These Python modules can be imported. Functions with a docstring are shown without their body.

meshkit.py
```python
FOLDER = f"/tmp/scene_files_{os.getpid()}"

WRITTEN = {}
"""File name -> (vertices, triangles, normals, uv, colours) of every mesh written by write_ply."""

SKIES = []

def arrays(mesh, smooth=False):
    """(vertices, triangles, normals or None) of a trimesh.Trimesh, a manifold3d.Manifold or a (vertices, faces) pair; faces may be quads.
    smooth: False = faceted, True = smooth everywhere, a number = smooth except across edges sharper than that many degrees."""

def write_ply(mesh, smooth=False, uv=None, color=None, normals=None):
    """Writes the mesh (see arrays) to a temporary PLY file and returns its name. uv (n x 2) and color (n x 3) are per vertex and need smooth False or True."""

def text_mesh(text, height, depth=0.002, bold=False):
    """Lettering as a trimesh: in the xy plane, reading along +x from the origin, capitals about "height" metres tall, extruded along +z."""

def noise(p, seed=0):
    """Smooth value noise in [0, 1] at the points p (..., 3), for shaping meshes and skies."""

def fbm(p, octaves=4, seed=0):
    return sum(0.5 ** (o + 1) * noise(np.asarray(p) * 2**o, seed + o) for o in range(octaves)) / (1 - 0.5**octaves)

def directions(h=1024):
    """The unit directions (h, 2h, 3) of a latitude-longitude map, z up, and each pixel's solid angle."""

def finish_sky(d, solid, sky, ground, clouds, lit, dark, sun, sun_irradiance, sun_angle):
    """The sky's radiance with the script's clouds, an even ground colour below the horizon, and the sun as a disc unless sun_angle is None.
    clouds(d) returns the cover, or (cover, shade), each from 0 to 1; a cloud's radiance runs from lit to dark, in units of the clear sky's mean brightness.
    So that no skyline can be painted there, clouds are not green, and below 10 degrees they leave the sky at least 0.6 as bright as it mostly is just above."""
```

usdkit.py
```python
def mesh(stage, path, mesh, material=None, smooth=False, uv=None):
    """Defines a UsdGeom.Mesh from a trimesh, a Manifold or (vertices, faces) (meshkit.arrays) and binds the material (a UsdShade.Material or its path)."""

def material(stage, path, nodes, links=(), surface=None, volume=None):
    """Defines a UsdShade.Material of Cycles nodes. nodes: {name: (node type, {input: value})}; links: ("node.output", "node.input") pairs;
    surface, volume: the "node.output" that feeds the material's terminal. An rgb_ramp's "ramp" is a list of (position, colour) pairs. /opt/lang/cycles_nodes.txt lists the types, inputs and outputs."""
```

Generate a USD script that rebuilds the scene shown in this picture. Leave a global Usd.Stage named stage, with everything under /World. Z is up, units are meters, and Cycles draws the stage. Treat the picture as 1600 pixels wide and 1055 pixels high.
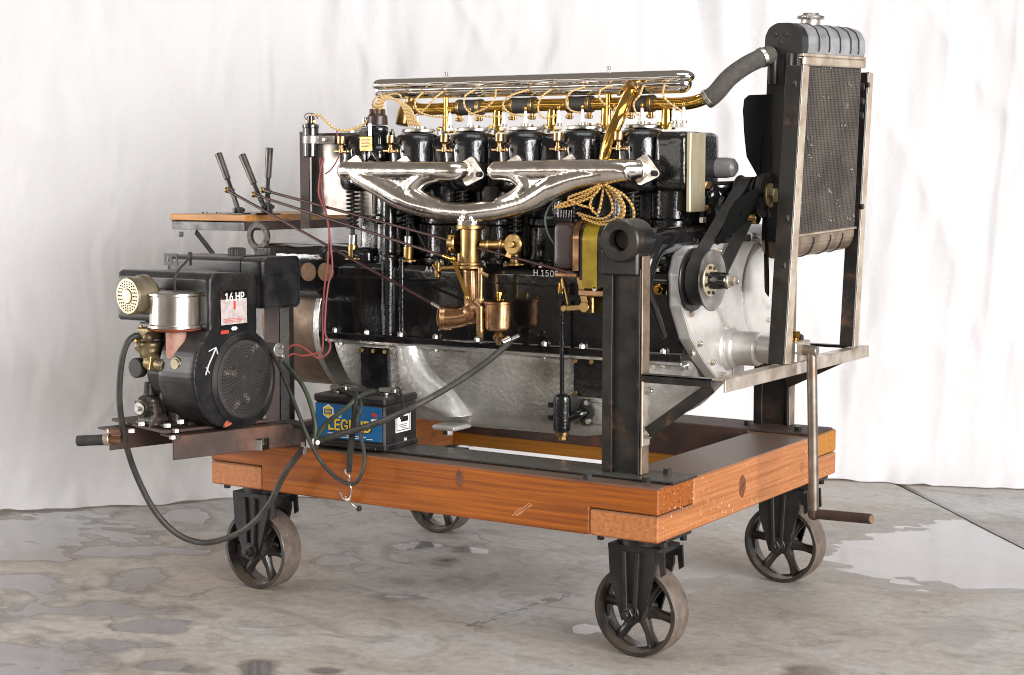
import math, random
import numpy as np, trimesh, manifold3d
from shapely.geometry import Polygon, Point, LineString, box as sbox
from shapely.ops import unary_union
from shapely import affinity
import usdkit, meshkit
from pxr import Usd, UsdGeom, UsdLux, UsdShade, Sdf, Gf, Vt

stage = Usd.Stage.CreateInMemory()
UsdGeom.SetStageUpAxis(stage, UsdGeom.Tokens.z)
UsdGeom.SetStageMetersPerUnit(stage, 1.0)
UsdGeom.Xform.Define(stage, '/World')
rng = random.Random(7)

# ---------------------------------------------------------------- camera
CAM = np.array([2.205, -4.226, 1.477]); YAW, PITCH, ROLL, FPX = -.572, -.097, .001, 2544.0
f_ = np.array([math.sin(YAW)*math.cos(PITCH), math.cos(YAW)*math.cos(PITCH), math.sin(PITCH)])
r_ = np.array([math.cos(YAW), -math.sin(YAW), 0.0]); u_ = np.cross(r_, f_)
r_, u_ = math.cos(ROLL)*r_+math.sin(ROLL)*u_, -math.sin(ROLL)*r_+math.cos(ROLL)*u_
cam = UsdGeom.Camera.Define(stage, '/World/camera')
M = Gf.Matrix4d(*[float(v) for v in (*r_, 0, *u_, 0, *(-f_), 0, *CAM, 1)])
cam.AddTransformOp().Set(M)
cam.CreateHorizontalApertureAttr(36.0); cam.CreateVerticalApertureAttr(36.0*675/1024)
cam.CreateFocalLengthAttr(36.0*FPX/1600)
cam.CreateClippingRangeAttr(Gf.Vec2f(.05, 100))
cam.CreateFStopAttr(9.0); cam.CreateFocusDistanceAttr(5.2)
EXPOSURE = 0.28
cam.CreateExposureAttr(EXPOSURE)

def A(px, py, x=None, y=None, z=None):
    """where the line of sight of a photo point meets the plane x, y or z = const"""
    d = f_+r_*(px-800)/FPX-u_*(py-527.5)/FPX
    t = (x-CAM[0])/d[0] if x is not None else (y-CAM[1])/d[1] if y is not None else (z-CAM[2])/d[2]
    return CAM+t*d

# ---------------------------------------------------------------- light
def rect(name, pos, target, w, h, inten, col):
    l = UsdLux.RectLight.Define(stage, '/World/'+name)
    pos = np.array(pos, float); d = np.array(target, float)-pos; d /= np.linalg.norm(d)
    z = -d; x = np.cross([0, 0, 1.0], z)
    x = x/np.linalg.norm(x) if np.linalg.norm(x) > 1e-4 else np.array([1.0, 0, 0]); y = np.cross(z, x)
    l.AddTransformOp().Set(Gf.Matrix4d(*[float(v) for v in (*x, 0, *y, 0, *z, 0, *pos, 1)]))
    l.CreateWidthAttr(w); l.CreateHeightAttr(h); l.CreateIntensityAttr(inten); l.CreateColorAttr(Gf.Vec3f(*col))
    return l
rect('doorway_light', (10.5, -4.2, 3.0), (-.6, .9, .9), 8.5, 5.6, 15.0, (1.0, .99, .985))
rect('left_fill_light', (-7.4, -3.6, 2.0), (-2.9, 1.6, .8), 3.6, 2.8, 13.5, (1.0, .975, .955))  # added fill that brightens the left sheet; no opening seen there
rect('front_strip_light', (-5.2, -7.6, 2.1), (-.6, .5, 1.2), 9.0, 1.0, 2.2, (1.0, .93, .82))  # added strip, shaped to draw a highlight line along the polished tubes
rect('overhead_fill_light', (.3, -.3, 4.6), (-.3, .7, 0), 3.2, 2.0, 2.4, (.93, .96, 1.0))  # added weak overhead fill, no lamp seen above
dome = UsdLux.DomeLight.Define(stage, '/World/sky'); dome.CreateIntensityAttr(1.0)
dome.GetPrim().SetCustomDataByKey('kind', 'structure')
dm = usdkit.material(stage, '/World/Looks/surrounding_air', {'b': ('background_shader', {'color': (.95, .84, .74), 'strength': .19})}, [], surface='b.background')
UsdShade.MaterialBindingAPI.Apply(dome.GetPrim()).Bind(dm)

# ---------------------------------------------------------------- materials
def mat(name, col, rough=.5, metal=0.0, col2=None, nscale=8.0, nlo=.4, nhi=.65, bump=None, coat=0.0, spec=.5, rvar=0.0, stretch=None, dust=None, detail=6.0, third=None):
    """principled surface; col2 mixed in by noise; bump=(scale, strength, distance); dust=(colour, amount): settled dust on faces that look up"""
    n = {'g': ('geometry', {}), 'p': ('principled_bsdf', {'roughness': rough, 'metallic': metal, 'coat_weight': coat, 'specular_ior_level': spec, 'base_color': col})}
    L = []; src = 'g.position'
    if stretch:
        n['mp'] = ('mapping', {'scale': stretch}); L.append(('g.position', 'mp.vector')); src = 'mp.vector'
    out = None
    if col2 is not None:
        n['n1'] = ('noise_texture', {'scale': nscale, 'detail': detail, 'roughness': .6}); L.append((src, 'n1.vector'))
        n['mr'] = ('map_range', {'from_min': nlo, 'from_max': nhi, 'clamp': True}); L.append(('n1.fac', 'mr.value'))
        n['mx'] = ('mix_color', {'a': col, 'b': col2}); L += [('mr.result', 'mx.fac')]; out = 'mx.result'
    if third is not None:
        n['n3'] = ('noise_texture', {'scale': third[1], 'detail': 4.0, 'roughness': .6}); L.append(('g.position', 'n3.vector'))
        n['mr3'] = ('map_range', {'from_min': third[2], 'from_max': third[3], 'clamp': True}); L.append(('n3.fac', 'mr3.value'))
        n['mx3'] = ('mix_color', {'b': third[0], 'a': col})
        L += [('mr3.result', 'mx3.fac')] + ([(out, 'mx3.a')] if out else []); out = 'mx3.result'
    if dust is not None:
        n['sx'] = ('separate_xyz', {}); L.append(('g.normal', 'sx.vector'))
        n['md'] = ('map_range', {'from_min': .45, 'from_max': .95, 'to_max': dust[1], 'clamp': True}); L.append(('sx.z', 'md.value'))
        n['nd'] = ('noise_texture', {'scale': 22.0, 'detail': 6.0, 'roughness': .7}); L.append(('g.position', 'nd.vector'))
        n['mdn'] = ('map_range', {'from_min': .05, 'from_max': .42, 'clamp': True}); L.append(('nd.fac', 'mdn.value'))
        n['mm'] = ('math', {'math_type': 'multiply'}); L += [('md.result', 'mm.value1'), ('mdn.result', 'mm.value2')]
        n['mxd'] = ('mix_color', {'a': col, 'b': dust[0]}); L += [('mm.value', 'mxd.fac')] + ([(out, 'mxd.a')] if out else []); out = 'mxd.result'
    if out: L.append((out, 'p.base_color'))
    if rvar:
        n['n2'] = ('noise_texture', {'scale': 14.0, 'detail': 5.0}); L.append((src, 'n2.vector'))
        n['rr'] = ('map_range', {'from_min': .3, 'from_max': .7, 'to_min': max(rough-rvar, .02), 'to_max': rough+rvar, 'clamp': True})
        L += [('n2.fac', 'rr.value'), ('rr.result', 'p.roughness')]
    if bump:
        n['nb'] = ('noise_texture', {'scale': bump[0], 'detail': 3.0}); L.append((src, 'nb.vector'))
        n['b'] = ('bump', {'strength': bump[1], 'distance': bump[2]}); L += [('nb.fac', 'b.height'), ('b.normal', 'p.normal')]
    return usdkit.material(stage, '/World/Looks/'+name, n, L, surface='p.BSDF')

MT = {}
MT['enamel'] = mat('black_enamel', (.006, .006, .007), .12, col2=(.014, .013, .012), nscale=5, coat=.5, bump=(35, .12, .006), rvar=.07)
MT['castblack'] = mat('black_cast_enamel', (.006, .006, .007), .13, coat=.6, bump=(140, .35, .004), rvar=.06)
MT['satin'] = mat('black_satin_paint', (.009, .009, .009), .38, col2=(.02, .018, .017), nscale=7, bump=(60, .1, .003), rvar=.1, spec=.35, dust=((.10, .09, .08), .25))
MT['plastic'] = mat('black_plastic', (.008, .008, .009), .36, spec=.35, bump=(220, .12, .001), col2=(.03, .028, .027), nscale=9, dust=((.12, .11, .10), .5))
MT['rubber'] = mat('black_rubber', (.018, .017, .016), .6, col2=(.035, .033, .03), nscale=20)
MT['hose'] = mat('dark_hose_rubber', (.028, .026, .023), .55, col2=(.05, .046, .04), nscale=30)
MT['hosecloth'] = mat('grey_hose_cloth', (.050, .045, .038), .85, col2=(.075, .067, .056), nscale=60, bump=(300, .3, .001))
MT['polish'] = mat('polished_nickel', (.90, .84, .78), .19, 1.0, bump=(6, .22, .03), rvar=.06, col2=(.66, .60, .54), nscale=6)
MT['chrome'] = mat('bright_chrome', (.82, .79, .75), .11, 1.0, bump=(12, .05, .01))
MT['castal'] = mat('cast_aluminium', (.50, .49, .47), .38, 1.0, col2=(.30, .29, .275), nscale=5, nlo=.38, nhi=.68, bump=(45, .25, .006), rvar=.12)
MT['coveral'] = mat('polished_cast_aluminium', (.80, .78, .75), .38, .6, col2=(.62, .60, .57), nscale=6, bump=(16, .12, .012), rvar=.08)
MT['brass'] = mat('polished_brass', (.80, .50, .12), .13, 1.0, col2=(.55, .31, .06), nscale=11, bump=(10, .05, .01), rvar=.05)
MT['brassdull'] = mat('dull_brass', (.48, .31, .125), .34, 1.0, col2=(.24, .15, .06), nscale=28, rvar=.1)
MT['bronze'] = mat('bronze', (.50, .32, .16), .30, 1.0, col2=(.30, .18, .08), nscale=22, rvar=.1, bump=(60, .15, .003))
MT['copper'] = mat('copper', (.56, .34, .185), .28, 1.0, col2=(.38, .19, .10), nscale=18, rvar=.1, bump=(50, .1, .003))
MT['steel'] = mat('bare_steel', (.60, .53, .45), .38, .8, col2=(.40, .33, .26), nscale=14, rvar=.12, third=((.22, .12, .06), 7, .6, .75))
MT['zinc'] = mat('zinc_plated_steel', (.62, .60, .56), .28, 1.0, col2=(.45, .42, .38), nscale=30, rvar=.1)
MT['darksteel'] = mat('dark_steel', (.012, .011, .010), .33, col2=(.035, .022, .015), nscale=9, nlo=.5, nhi=.75, rvar=.12, bump=(50, .1, .003), spec=.4, dust=((.12, .11, .10), .6), third=((.085, .042, .024), 16, .60, .74))
MT['litedge'] = mat('lit_pale_steel', (.62, .53, .42), .40, .7, col2=(.40, .31, .23), nscale=16, rvar=.1)  # paler steel: light on the doorway-facing post sides put into the colour
MT['rust'] = mat('rusty_steel', (.060, .030, .022), .62, col2=(.030, .017, .013), nscale=10, third=((.13, .052, .025), 6, .55, .72), bump=(120, .25, .002))
MT['rustdrum'] = mat('brown_bare_housing', (.17, .115, .075), .48, .5, col2=(.09, .055, .035), nscale=7, rvar=.1)
MT['rod'] = mat('brown_rod', (.075, .034, .028), .4, .4, col2=(.04, .022, .018), nscale=30)
MT['woodx'] = mat('stained_timber', (.37, .100, .007), .42, col2=(.17, .040, .005), nscale=9, nlo=.34, nhi=.66, detail=9.0, stretch=(.22, 8, 10), bump=(40, .25, .003), spec=.3, dust=((.125, .100, .082), .9), third=((.09, .03, .012), 5, .66, .8))
MT['woody'] = mat('stained_timber_end', (.46, .18, .060), .42, col2=(.30, .095, .025), nscale=9, nlo=.34, nhi=.66, detail=9.0, stretch=(8, .22, 10), bump=(40, .25, .003), spec=.4, dust=((.125, .100, .082), .9), third=((.10, .035, .015), 6, .64, .8))
MT['woodgold'] = mat('yellow_timber', (.46, .19, .018), .45, col2=(.32, .11, .010), nscale=9, nlo=.34, nhi=.66, detail=9.0, stretch=(.22, 8, 10), bump=(40, .25, .003), spec=.3, dust=((.125, .100, .082), .9))
MT['knotwood'] = mat('stained_knot', (.17, .048, .012), .5, col2=(.09, .026, .008), nscale=40)
MT['fleck'] = mat('pale_paint_flecks', (.56, .40, .29), .7)
MT['scuff'] = mat('pale_scuff', (.46, .20, .08), .6)
MT['bentfin'] = mat('scuffed_fin_edges', (.30, .275, .25), .5, .4)
MT['wooddark'] = mat('wood_knot', (.14, .045, .012), .5, col2=(.07, .02, .008), nscale=60)
MT['woodyellow'] = mat('yellow_board', (.50, .22, .045), .5, col2=(.34, .13, .022), nscale=9, stretch=(.5, 6, 6), dust=((.30, .22, .15), .7))
MT['tread'] = mat('dusty_iron_tread', (.15, .115, .092), .75, col2=(.085, .062, .048), nscale=22, bump=(150, .35, .002), third=((.34, .30, .26), 70, .66, .74))
MT['wheel'] = mat('oily_black_iron', (.014, .012, .011), .32, col2=(.04, .03, .024), nscale=9, bump=(60, .25, .004), rvar=.12, dust=((.12, .09, .065), .6))
MT['core'] = mat('radiator_fin_metal', (.115, .098, .082), .6, .3, col2=(.065, .054, .046), nscale=7, third=((.30, .28, .26), 6, .685, .74))
MT['tank'] = mat('radiator_tank_paint', (.42, .43, .45), .33, .55, col2=(.26, .26, .27), nscale=10, bump=(20, .2, .006), rvar=.1)
MT['ceramic'] = mat('white_ceramic', (.75, .73, .69), .25)
MT['white'] = mat('white_print', (.75, .74, .72), .6)
MT['paper'] = mat('worn_label', (.52, .46, .44), .55, col2=(.36, .29, .27), nscale=30)
MT['red'] = mat('red_print', (.50, .045, .03), .55)
MT['orange'] = mat('orange_overspray', (.48, .10, .04), .7, col2=(.12, .04, .025), nscale=40)
MT['pinkelbow'] = mat('pale_painted_elbow', (.40, .24, .19), .6, col2=(.42, .09, .04), nscale=11, nlo=.5, nhi=.68, third=((.16, .11, .08), 30, .55, .7))
MT['blue'] = mat('blue_label', (.010, .105, .27), .4)
MT['yellow'] = mat('yellow_print', (.80, .52, .03), .5)
MT['strap'] = mat('yellow_brass_strap', (.38, .27, .02), .36, .5, col2=(.24, .15, .012), nscale=18, rvar=.1)
MT['tan'] = mat('tan_cork', (.22, .12, .06), .7, col2=(.13, .07, .035), nscale=40)
MT['redwire'] = mat('red_wire_cover', (.26, .055, .05), .5)
MT['greenwire'] = mat('green_cable_cover', (.040, .054, .034), .5, col2=(.022, .028, .02), nscale=30)
MT['brownplastic'] = mat('red_brown_bakelite', (.035, .014, .011), .35)
MT['galv'] = mat('galvanised_sheet', (.42, .39, .36), .38, .85, col2=(.28, .25, .22), nscale=12, bump=(30, .1, .004), rvar=.1)
MT['screen'] = mat('dirty_screen_metal', (.036, .031, .028), .62, .1, col2=(.02, .017, .015), nscale=9, third=((.15, .125, .10), 13, .60, .70), bump=(420, .9, .002))
MT['greasy'] = mat('greasy_engine_metal', (.045, .034, .026), .45, .3, col2=(.015, .012, .011), nscale=16, bump=(45, .6, .006), third=((.20, .16, .12), 22, .62, .72))
MT['carbmetal'] = mat('grimy_brass_metal', (.22, .17, .09), .45, .7, col2=(.09, .065, .035), nscale=30, bump=(60, .4, .003))
MT['aircan'] = mat('brushed_tin', (.74, .70, .64), .24, 1.0, col2=(.60, .56, .50), nscale=7)
MT['pan'] = mat('matte_cast_aluminium', (.52, .505, .475), .42, .55, col2=(.29, .275, .25), nscale=4.5, nlo=.36, nhi=.66, bump=(60, .55, .006), rvar=.12, third=((.12, .10, .08), 3.2, .58, .74))
MT['foot'] = mat('pale_cast_aluminium', (.80, .79, .76), .36, .6, col2=(.55, .535, .51), nscale=7, bump=(45, .4, .006), third=((.25, .235, .21), 5, .58, .74))
MT['pulleysteel'] = mat('worn_pulley_steel', (.44, .42, .40), .30, 1.0, col2=(.28, .26, .24), nscale=14, rvar=.1)
MT['gripsteel'] = mat('dark_grip_steel', (.13, .12, .11), .36, .8, col2=(.08, .07, .06), nscale=20)
MT['crank'] = mat('worn_pipe_steel', (.24, .20, .165), .4, .7, col2=(.13, .10, .08), nscale=12, third=((.22, .11, .05), 7, .6, .75))
MT['litbrown'] = mat('lit_brown_steel', (.33, .25, .18), .42, .7, col2=(.16, .11, .08), nscale=12)  # tan steel with the light it catches put into the colour
MT['exhaust'] = mat('grey_exhaust_pipe', (.30, .29, .29), .4, .3, col2=(.22, .21, .20), nscale=8)
MT['blade'] = mat('black_fan_paint', (.006, .006, .006), .85, spec=.06)
MT['muffler'] = mat('heat_tinted_tin', (.36, .31, .22), .40, .9, col2=(.24, .19, .12), nscale=9, rvar=.08)
MT['hole'] = mat('open_hole', (.004, .004, .004), .9)

# cloth-covered ignition wire: woven yellow with dark flecks, drawn on its own length
def braid(name, c1, c2):
    return usdkit.material(stage, '/World/Looks/'+name, {
        't': ('texture_coordinate', {}), 'm': ('mapping', {'scale': (2.0, 150.0, 1.0)}), 'c': ('checker_texture', {'color1': c1, 'color2': c2, 'scale': 1.0}),
        'p': ('principled_bsdf', {'roughness': .6})},
        [('t.UV', 'm.vector'), ('m.vector', 'c.vector'), ('c.color', 'p.base_color')], surface='p.BSDF')
MT['braid'] = braid('woven_yellow_cover', (.70, .50, .24), (.42, .25, .08))
MT['braiddark'] = braid('woven_amber_cover', (.66, .40, .10), (.20, .10, .03))

# ---------------------------------------------------------------- prims
used = {}
def numbered(base):
    k = used.get(base, -1)+1; used[base] = k
    return base if k == 0 else '%s_%03d' % (base, k)
def data(p, **kw):
    for k, v in kw.items():
        if v: p.SetCustomDataByKey(k, v)
    return p
def thing(name, label, cat, loc=(0, 0, 0), group=None, kind=None):
    x = UsdGeom.Xform.Define(stage, numbered('/World/'+name))
    if any(loc): x.AddTranslateOp().Set(Gf.Vec3d(*map(float, loc)))
    data(x.GetPrim(), label=label, category=cat, group=group, kind=kind)
    LOC[str(x.GetPath())] = np.array(loc, float)
    return x.GetPrim()
LOC = {}
def part(name, mesh, m, parent, label=None, smooth=32, kind=None):
    if isinstance(mesh, Blend): smooth = True
    path = str(parent.GetPath())
    off = LOC[path]
    uv = None
    if isinstance(mesh, tuple): mesh, uv = mesh
    mesh = trimesh.Trimesh(mesh.vertices-off, mesh.faces, process=False)
    p = usdkit.mesh(stage, numbered(path+'/'+name), mesh, MT[m], smooth=(True if uv is not None else smooth), uv=uv).GetPrim()
    LOC[str(p.GetPath())] = off
    return data(p, label=label, kind=kind)
def single(name, mesh, m, label, cat, group=None, kind=None, smooth=32):
    uv = None
    if isinstance(mesh, tuple): mesh, uv = mesh
    p = usdkit.mesh(stage, numbered('/World/'+name), mesh, MT[m] if isinstance(m, str) else m, smooth=(True if uv is not None else smooth), uv=uv).GetPrim()
    LOC[str(p.GetPath())] = np.zeros(3)
    return data(p, label=label, category=cat, group=group, kind=kind)

# ---------------------------------------------------------------- shapes
V = lambda *a: np.array(a, float)
def unit(v): return np.asarray(v, float)/max(np.linalg.norm(v), 1e-12)
def cat(*ms): return trimesh.util.concatenate([m for m in ms if m is not None])
def frame(d, up=None):
    d = unit(d); up = V(0, 0, 1) if up is None else np.asarray(up, float)
    if abs(np.dot(unit(up), d)) > .97: up = V(0, 1, 0) if abs(d[1]) < .9 else V(1, 0, 0)
    a = unit(np.cross(up, d)); return a, np.cross(d, a), d
def hull(pts): return trimesh.convex.convex_hull(np.asarray(pts, float))
def obox(c, ax, half, b=.003):
    """box with chamfered edges: centre, three axes (rows), half sizes"""
    c, ax, h = np.asarray(c, float), np.asarray(ax, float), np.asarray(half, float)
    b = min(b, h.min()*.6); pts = []
    for s in np.ndindex(2, 2, 2):
        s = np.array(s)*2-1
        for k in range(3):
            q = h-b; q = q.copy(); q[k] = h[k]; pts.append(c+(s*q)@ax)
    return hull(pts)
def box(x0, x1, y0, y1, z0, z1, b=.003):
    return obox([(x0+x1)/2, (y0+y1)/2, (z0+z1)/2], np.eye(3), [abs(x1-x0)/2, abs(y1-y0)/2, abs(z1-z0)/2], b)
def bar(p0, p1, w, h, up=None, b=.002):
    """rectangular bar from p0 to p1; w across, h along 'up'"""
    p0, p1 = np.asarray(p0, float), np.asarray(p1, float); a, u, d = frame(p1-p0, up)
    return obox((p0+p1)/2, [a, u, d], [w/2, h/2, np.linalg.norm(p1-p0)/2], b)
def lathe(prof, p0, d, n=28):
    """prof: [(radius, distance along d)]"""
    a, u, d = frame(d); p0 = np.asarray(p0, float)
    th = np.linspace(0, 2*np.pi, n, endpoint=False); prof = [(max(r, 0), t) for r, t in prof]
    vs, fs, rows = [], [], []
    for r, t in prof:
        if r < 1e-7: rows.append([len(vs)]); vs.append(p0+d*t)
        else:
            rows.append(list(range(len(vs), len(vs)+n)))
            vs += [p0+d*t+r*(math.cos(k)*a+math.sin(k)*u) for k in th]
    for q, w in zip(rows, rows[1:]):
        for i in range(n):
            j = (i+1) % n
            if len(q) == 1 and len(w) == 1: continue
            if len(q) == 1: fs.append((q[0], w[j], w[i]))
            elif len(w) == 1: fs.append((q[i], q[j], w[0]))
            else: fs += [(q[i], q[j], w[j]), (q[i], w[j], w[i])]
    m = trimesh.Trimesh(vs, fs, process=False); 
    return m
def cyl(p0, p1, r, r1=None, n=24, b=.002):
    p0, p1 = np.asarray(p0, float), np.asarray(p1, float); L = np.linalg.norm(p1-p0); r1 = r if r1 is None else r1
    b = min(b, L*.3, r*.5, r1*.5)
    return lathe([(0, 0), (r-b, 0), (r, b), (r1, L-b), (r1-b, L), (0, L)], p0, p1-p0, n)
def ring(p0, p1, ro, ri, n=32, b=.002):
    p0, p1 = np.asarray(p0, float), np.asarray(p1, float); L = np.linalg.norm(p1-p0)
    return lathe([(ri, 0), (ro-b, 0), (ro, b), (ro, L-b), (ro-b, L), (ri, L), (ri, 0)], p0, p1-p0, n)
def sphere(c, r, sc=(1, 1, 1), sub=2):
    m = trimesh.creation.icosphere(sub, r); m.vertices = m.vertices*np.array(sc)+np.asarray(c); return m
def smoothpath(pts, k=6):
    p = np.asarray(pts, float)
    if len(p) < 3: return p
    q = np.vstack([2*p[0]-p[1], p, 2*p[-1]-p[-2]]); out = []
    for i in range(1, len(q)-2):
        for t in np.linspace(0, 1, k, endpoint=False):
            a, b, c, d = q[i-1:i+3]
            out.append(.5*(2*b+(c-a)*t+(2*a-5*b+4*c-d)*t*t+(3*b-a-3*c+d)*t**3))
    return np.array(out+[p[-1]])
def tube(pts, r, n=10, k=6, uv=False, smooth=True, flat=1.0, up=None):
    """round (or flattened) tube along pts; r a number or one per point"""
    P0 = np.asarray(pts, float)
    p = smoothpath(P0, k) if smooth else P0
    rr = np.full(len(p), r, float) if np.ndim(r) == 0 else np.interp(np.linspace(0, 1, len(p)), np.linspace(0, 1, len(r)), r)
    t = np.gradient(p, axis=0); t /= np.maximum(np.linalg.norm(t, axis=1, keepdims=True), 1e-9)
    a = frame(t[0], up)[0]; vs = []; uvs = []; s = 0
    m = n+1 if uv else n
    th = np.linspace(0, 2*np.pi, n+1)[:m]
    for i in range(len(p)):
        a = unit(a-np.dot(a, t[i])*t[i]); b = np.cross(t[i], a)
        if i: s += np.linalg.norm(p[i]-p[i-1])
        for q in th:
            vs.append(p[i]+rr[i]*(math.cos(q)*a+flat*math.sin(q)*b)); uvs.append((q/(2*np.pi), s))
    fs = []
    for i in range(len(p)-1):
        for j in range(n):
            j2 = j+1 if uv else (j+1) % n
            A0, B0, C0, D0 = i*m+j, i*m+j2, (i+1)*m+j2, (i+1)*m+j
            fs += [(A0, B0, C0), (A0, C0, D0)]
    if not uv:
        vs += [p[0], p[-1]]; c0, c1 = len(vs)-2, len(vs)-1; e = (len(p)-1)*m
        for j in range(n):
            fs += [(c0, (j+1) % n, j), (c1, e+j, e+(j+1) % n)]
        return trimesh.Trimesh(vs, fs, process=False)
    return trimesh.Trimesh(vs, fs, process=False), np.array(uvs)
def helix(p0, p1, R, r, turns, n=6, spt=14):
    p0, p1 = np.asarray(p0, float), np.asarray(p1, float); a, u, d = frame(p1-p0); N = int(turns*spt)
    pts = [p0+(p1-p0)*i/N+R*(math.cos(2*np.pi*i/spt)*a+math.sin(2*np.pi*i/spt)*u) for i in range(N+1)]
    return tube(pts, r, n, smooth=False)
def hexbolt(p, d, af, h, stud=0):
    m = lathe([(0, 0), (af*.577, 0), (af*.577, h*.85), (af*.5, h), (0, h)], p, d, 6)
    if stud: m = cat(m, cyl(np.asarray(p)+unit(d)*h*.9, np.asarray(p)+unit(d)*(h+stud), af*.28, n=10))
    return m
def prism(poly, origin, ux, uy, uz, t0, t1):
    """shapely polygon in the plane (ux, uy) at origin, extruded along uz from t0 to t1"""
    gs = getattr(poly, 'geoms', [poly]); out = []
    for g in gs:
        if g.area < 1e-9: continue
        m = trimesh.creation.extrude_polygon(g, t1-t0, engine='earcut')
        v = m.vertices; m.vertices = np.asarray(origin)+np.outer(v[:, 0], ux)+np.outer(v[:, 1], uy)+np.outer(v[:, 2]+t0, uz)
        if np.dot(np.cross(ux, uy), uz) < 0: m.invert()
        out.append(m)
    return cat(*out)
X, Y, Z = V(1, 0, 0), V(0, 1, 0), V(0, 0, 1)
class Blend(trimesh.Trimesh): pass
def mf(m):
    m = m.copy(); m.merge_vertices(); 
    if m.volume < 0: m.invert()
    return manifold3d.Manifold(manifold3d.Mesh(np.ascontiguousarray(m.vertices, np.float32), np.ascontiguousarray(m.faces, np.uint32)))
def tm(M_):
    k = M_.to_mesh(); return trimesh.Trimesh(k.vert_properties[:, :3], k.tri_verts, process=False)
def blend(ms, res=.009, it=14, cut=()):
    """one casting: the union of the shapes, with softened joints"""
    u = manifold3d.Manifold.batch_boolean([mf(m) for m in ms], manifold3d.OpType.Add)
    for c in cut: u = u-mf(c)
    m = tm(u.refine_to_length(res)); m.merge_vertices()
    trimesh.smoothing.filter_taubin(m, lamb=.55, nu=.53, iterations=it)
    return Blend(m.vertices, m.faces, process=False)
def union(ms, cut=()):
    u = manifold3d.Manifold.batch_boolean([mf(m) for m in ms], manifold3d.OpType.Add)
    for c in cut: u = u-mf(c)
    return tm(u)
def lettering(text, h, o, ux, uy, depth=.0012, bold=False, width=None):
    m = meshkit.text_mesh(text, h, depth, bold); v = m.vertices.copy()
    if width: v[:, 0] *= width/max(v[:, 0].max(), 1e-6)
    uz = np.cross(ux, uy); m.vertices = np.asarray(o)+np.outer(v[:, 0], ux)+np.outer(v[:, 1], uy)+np.outer(v[:, 2], uz)
    return m
def wire(pl, r=.0032, n=8, k=7):
    """pl: list of (px, py, y)"""
    return [A(a, b, y=c) for a, b, c in pl]
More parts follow.
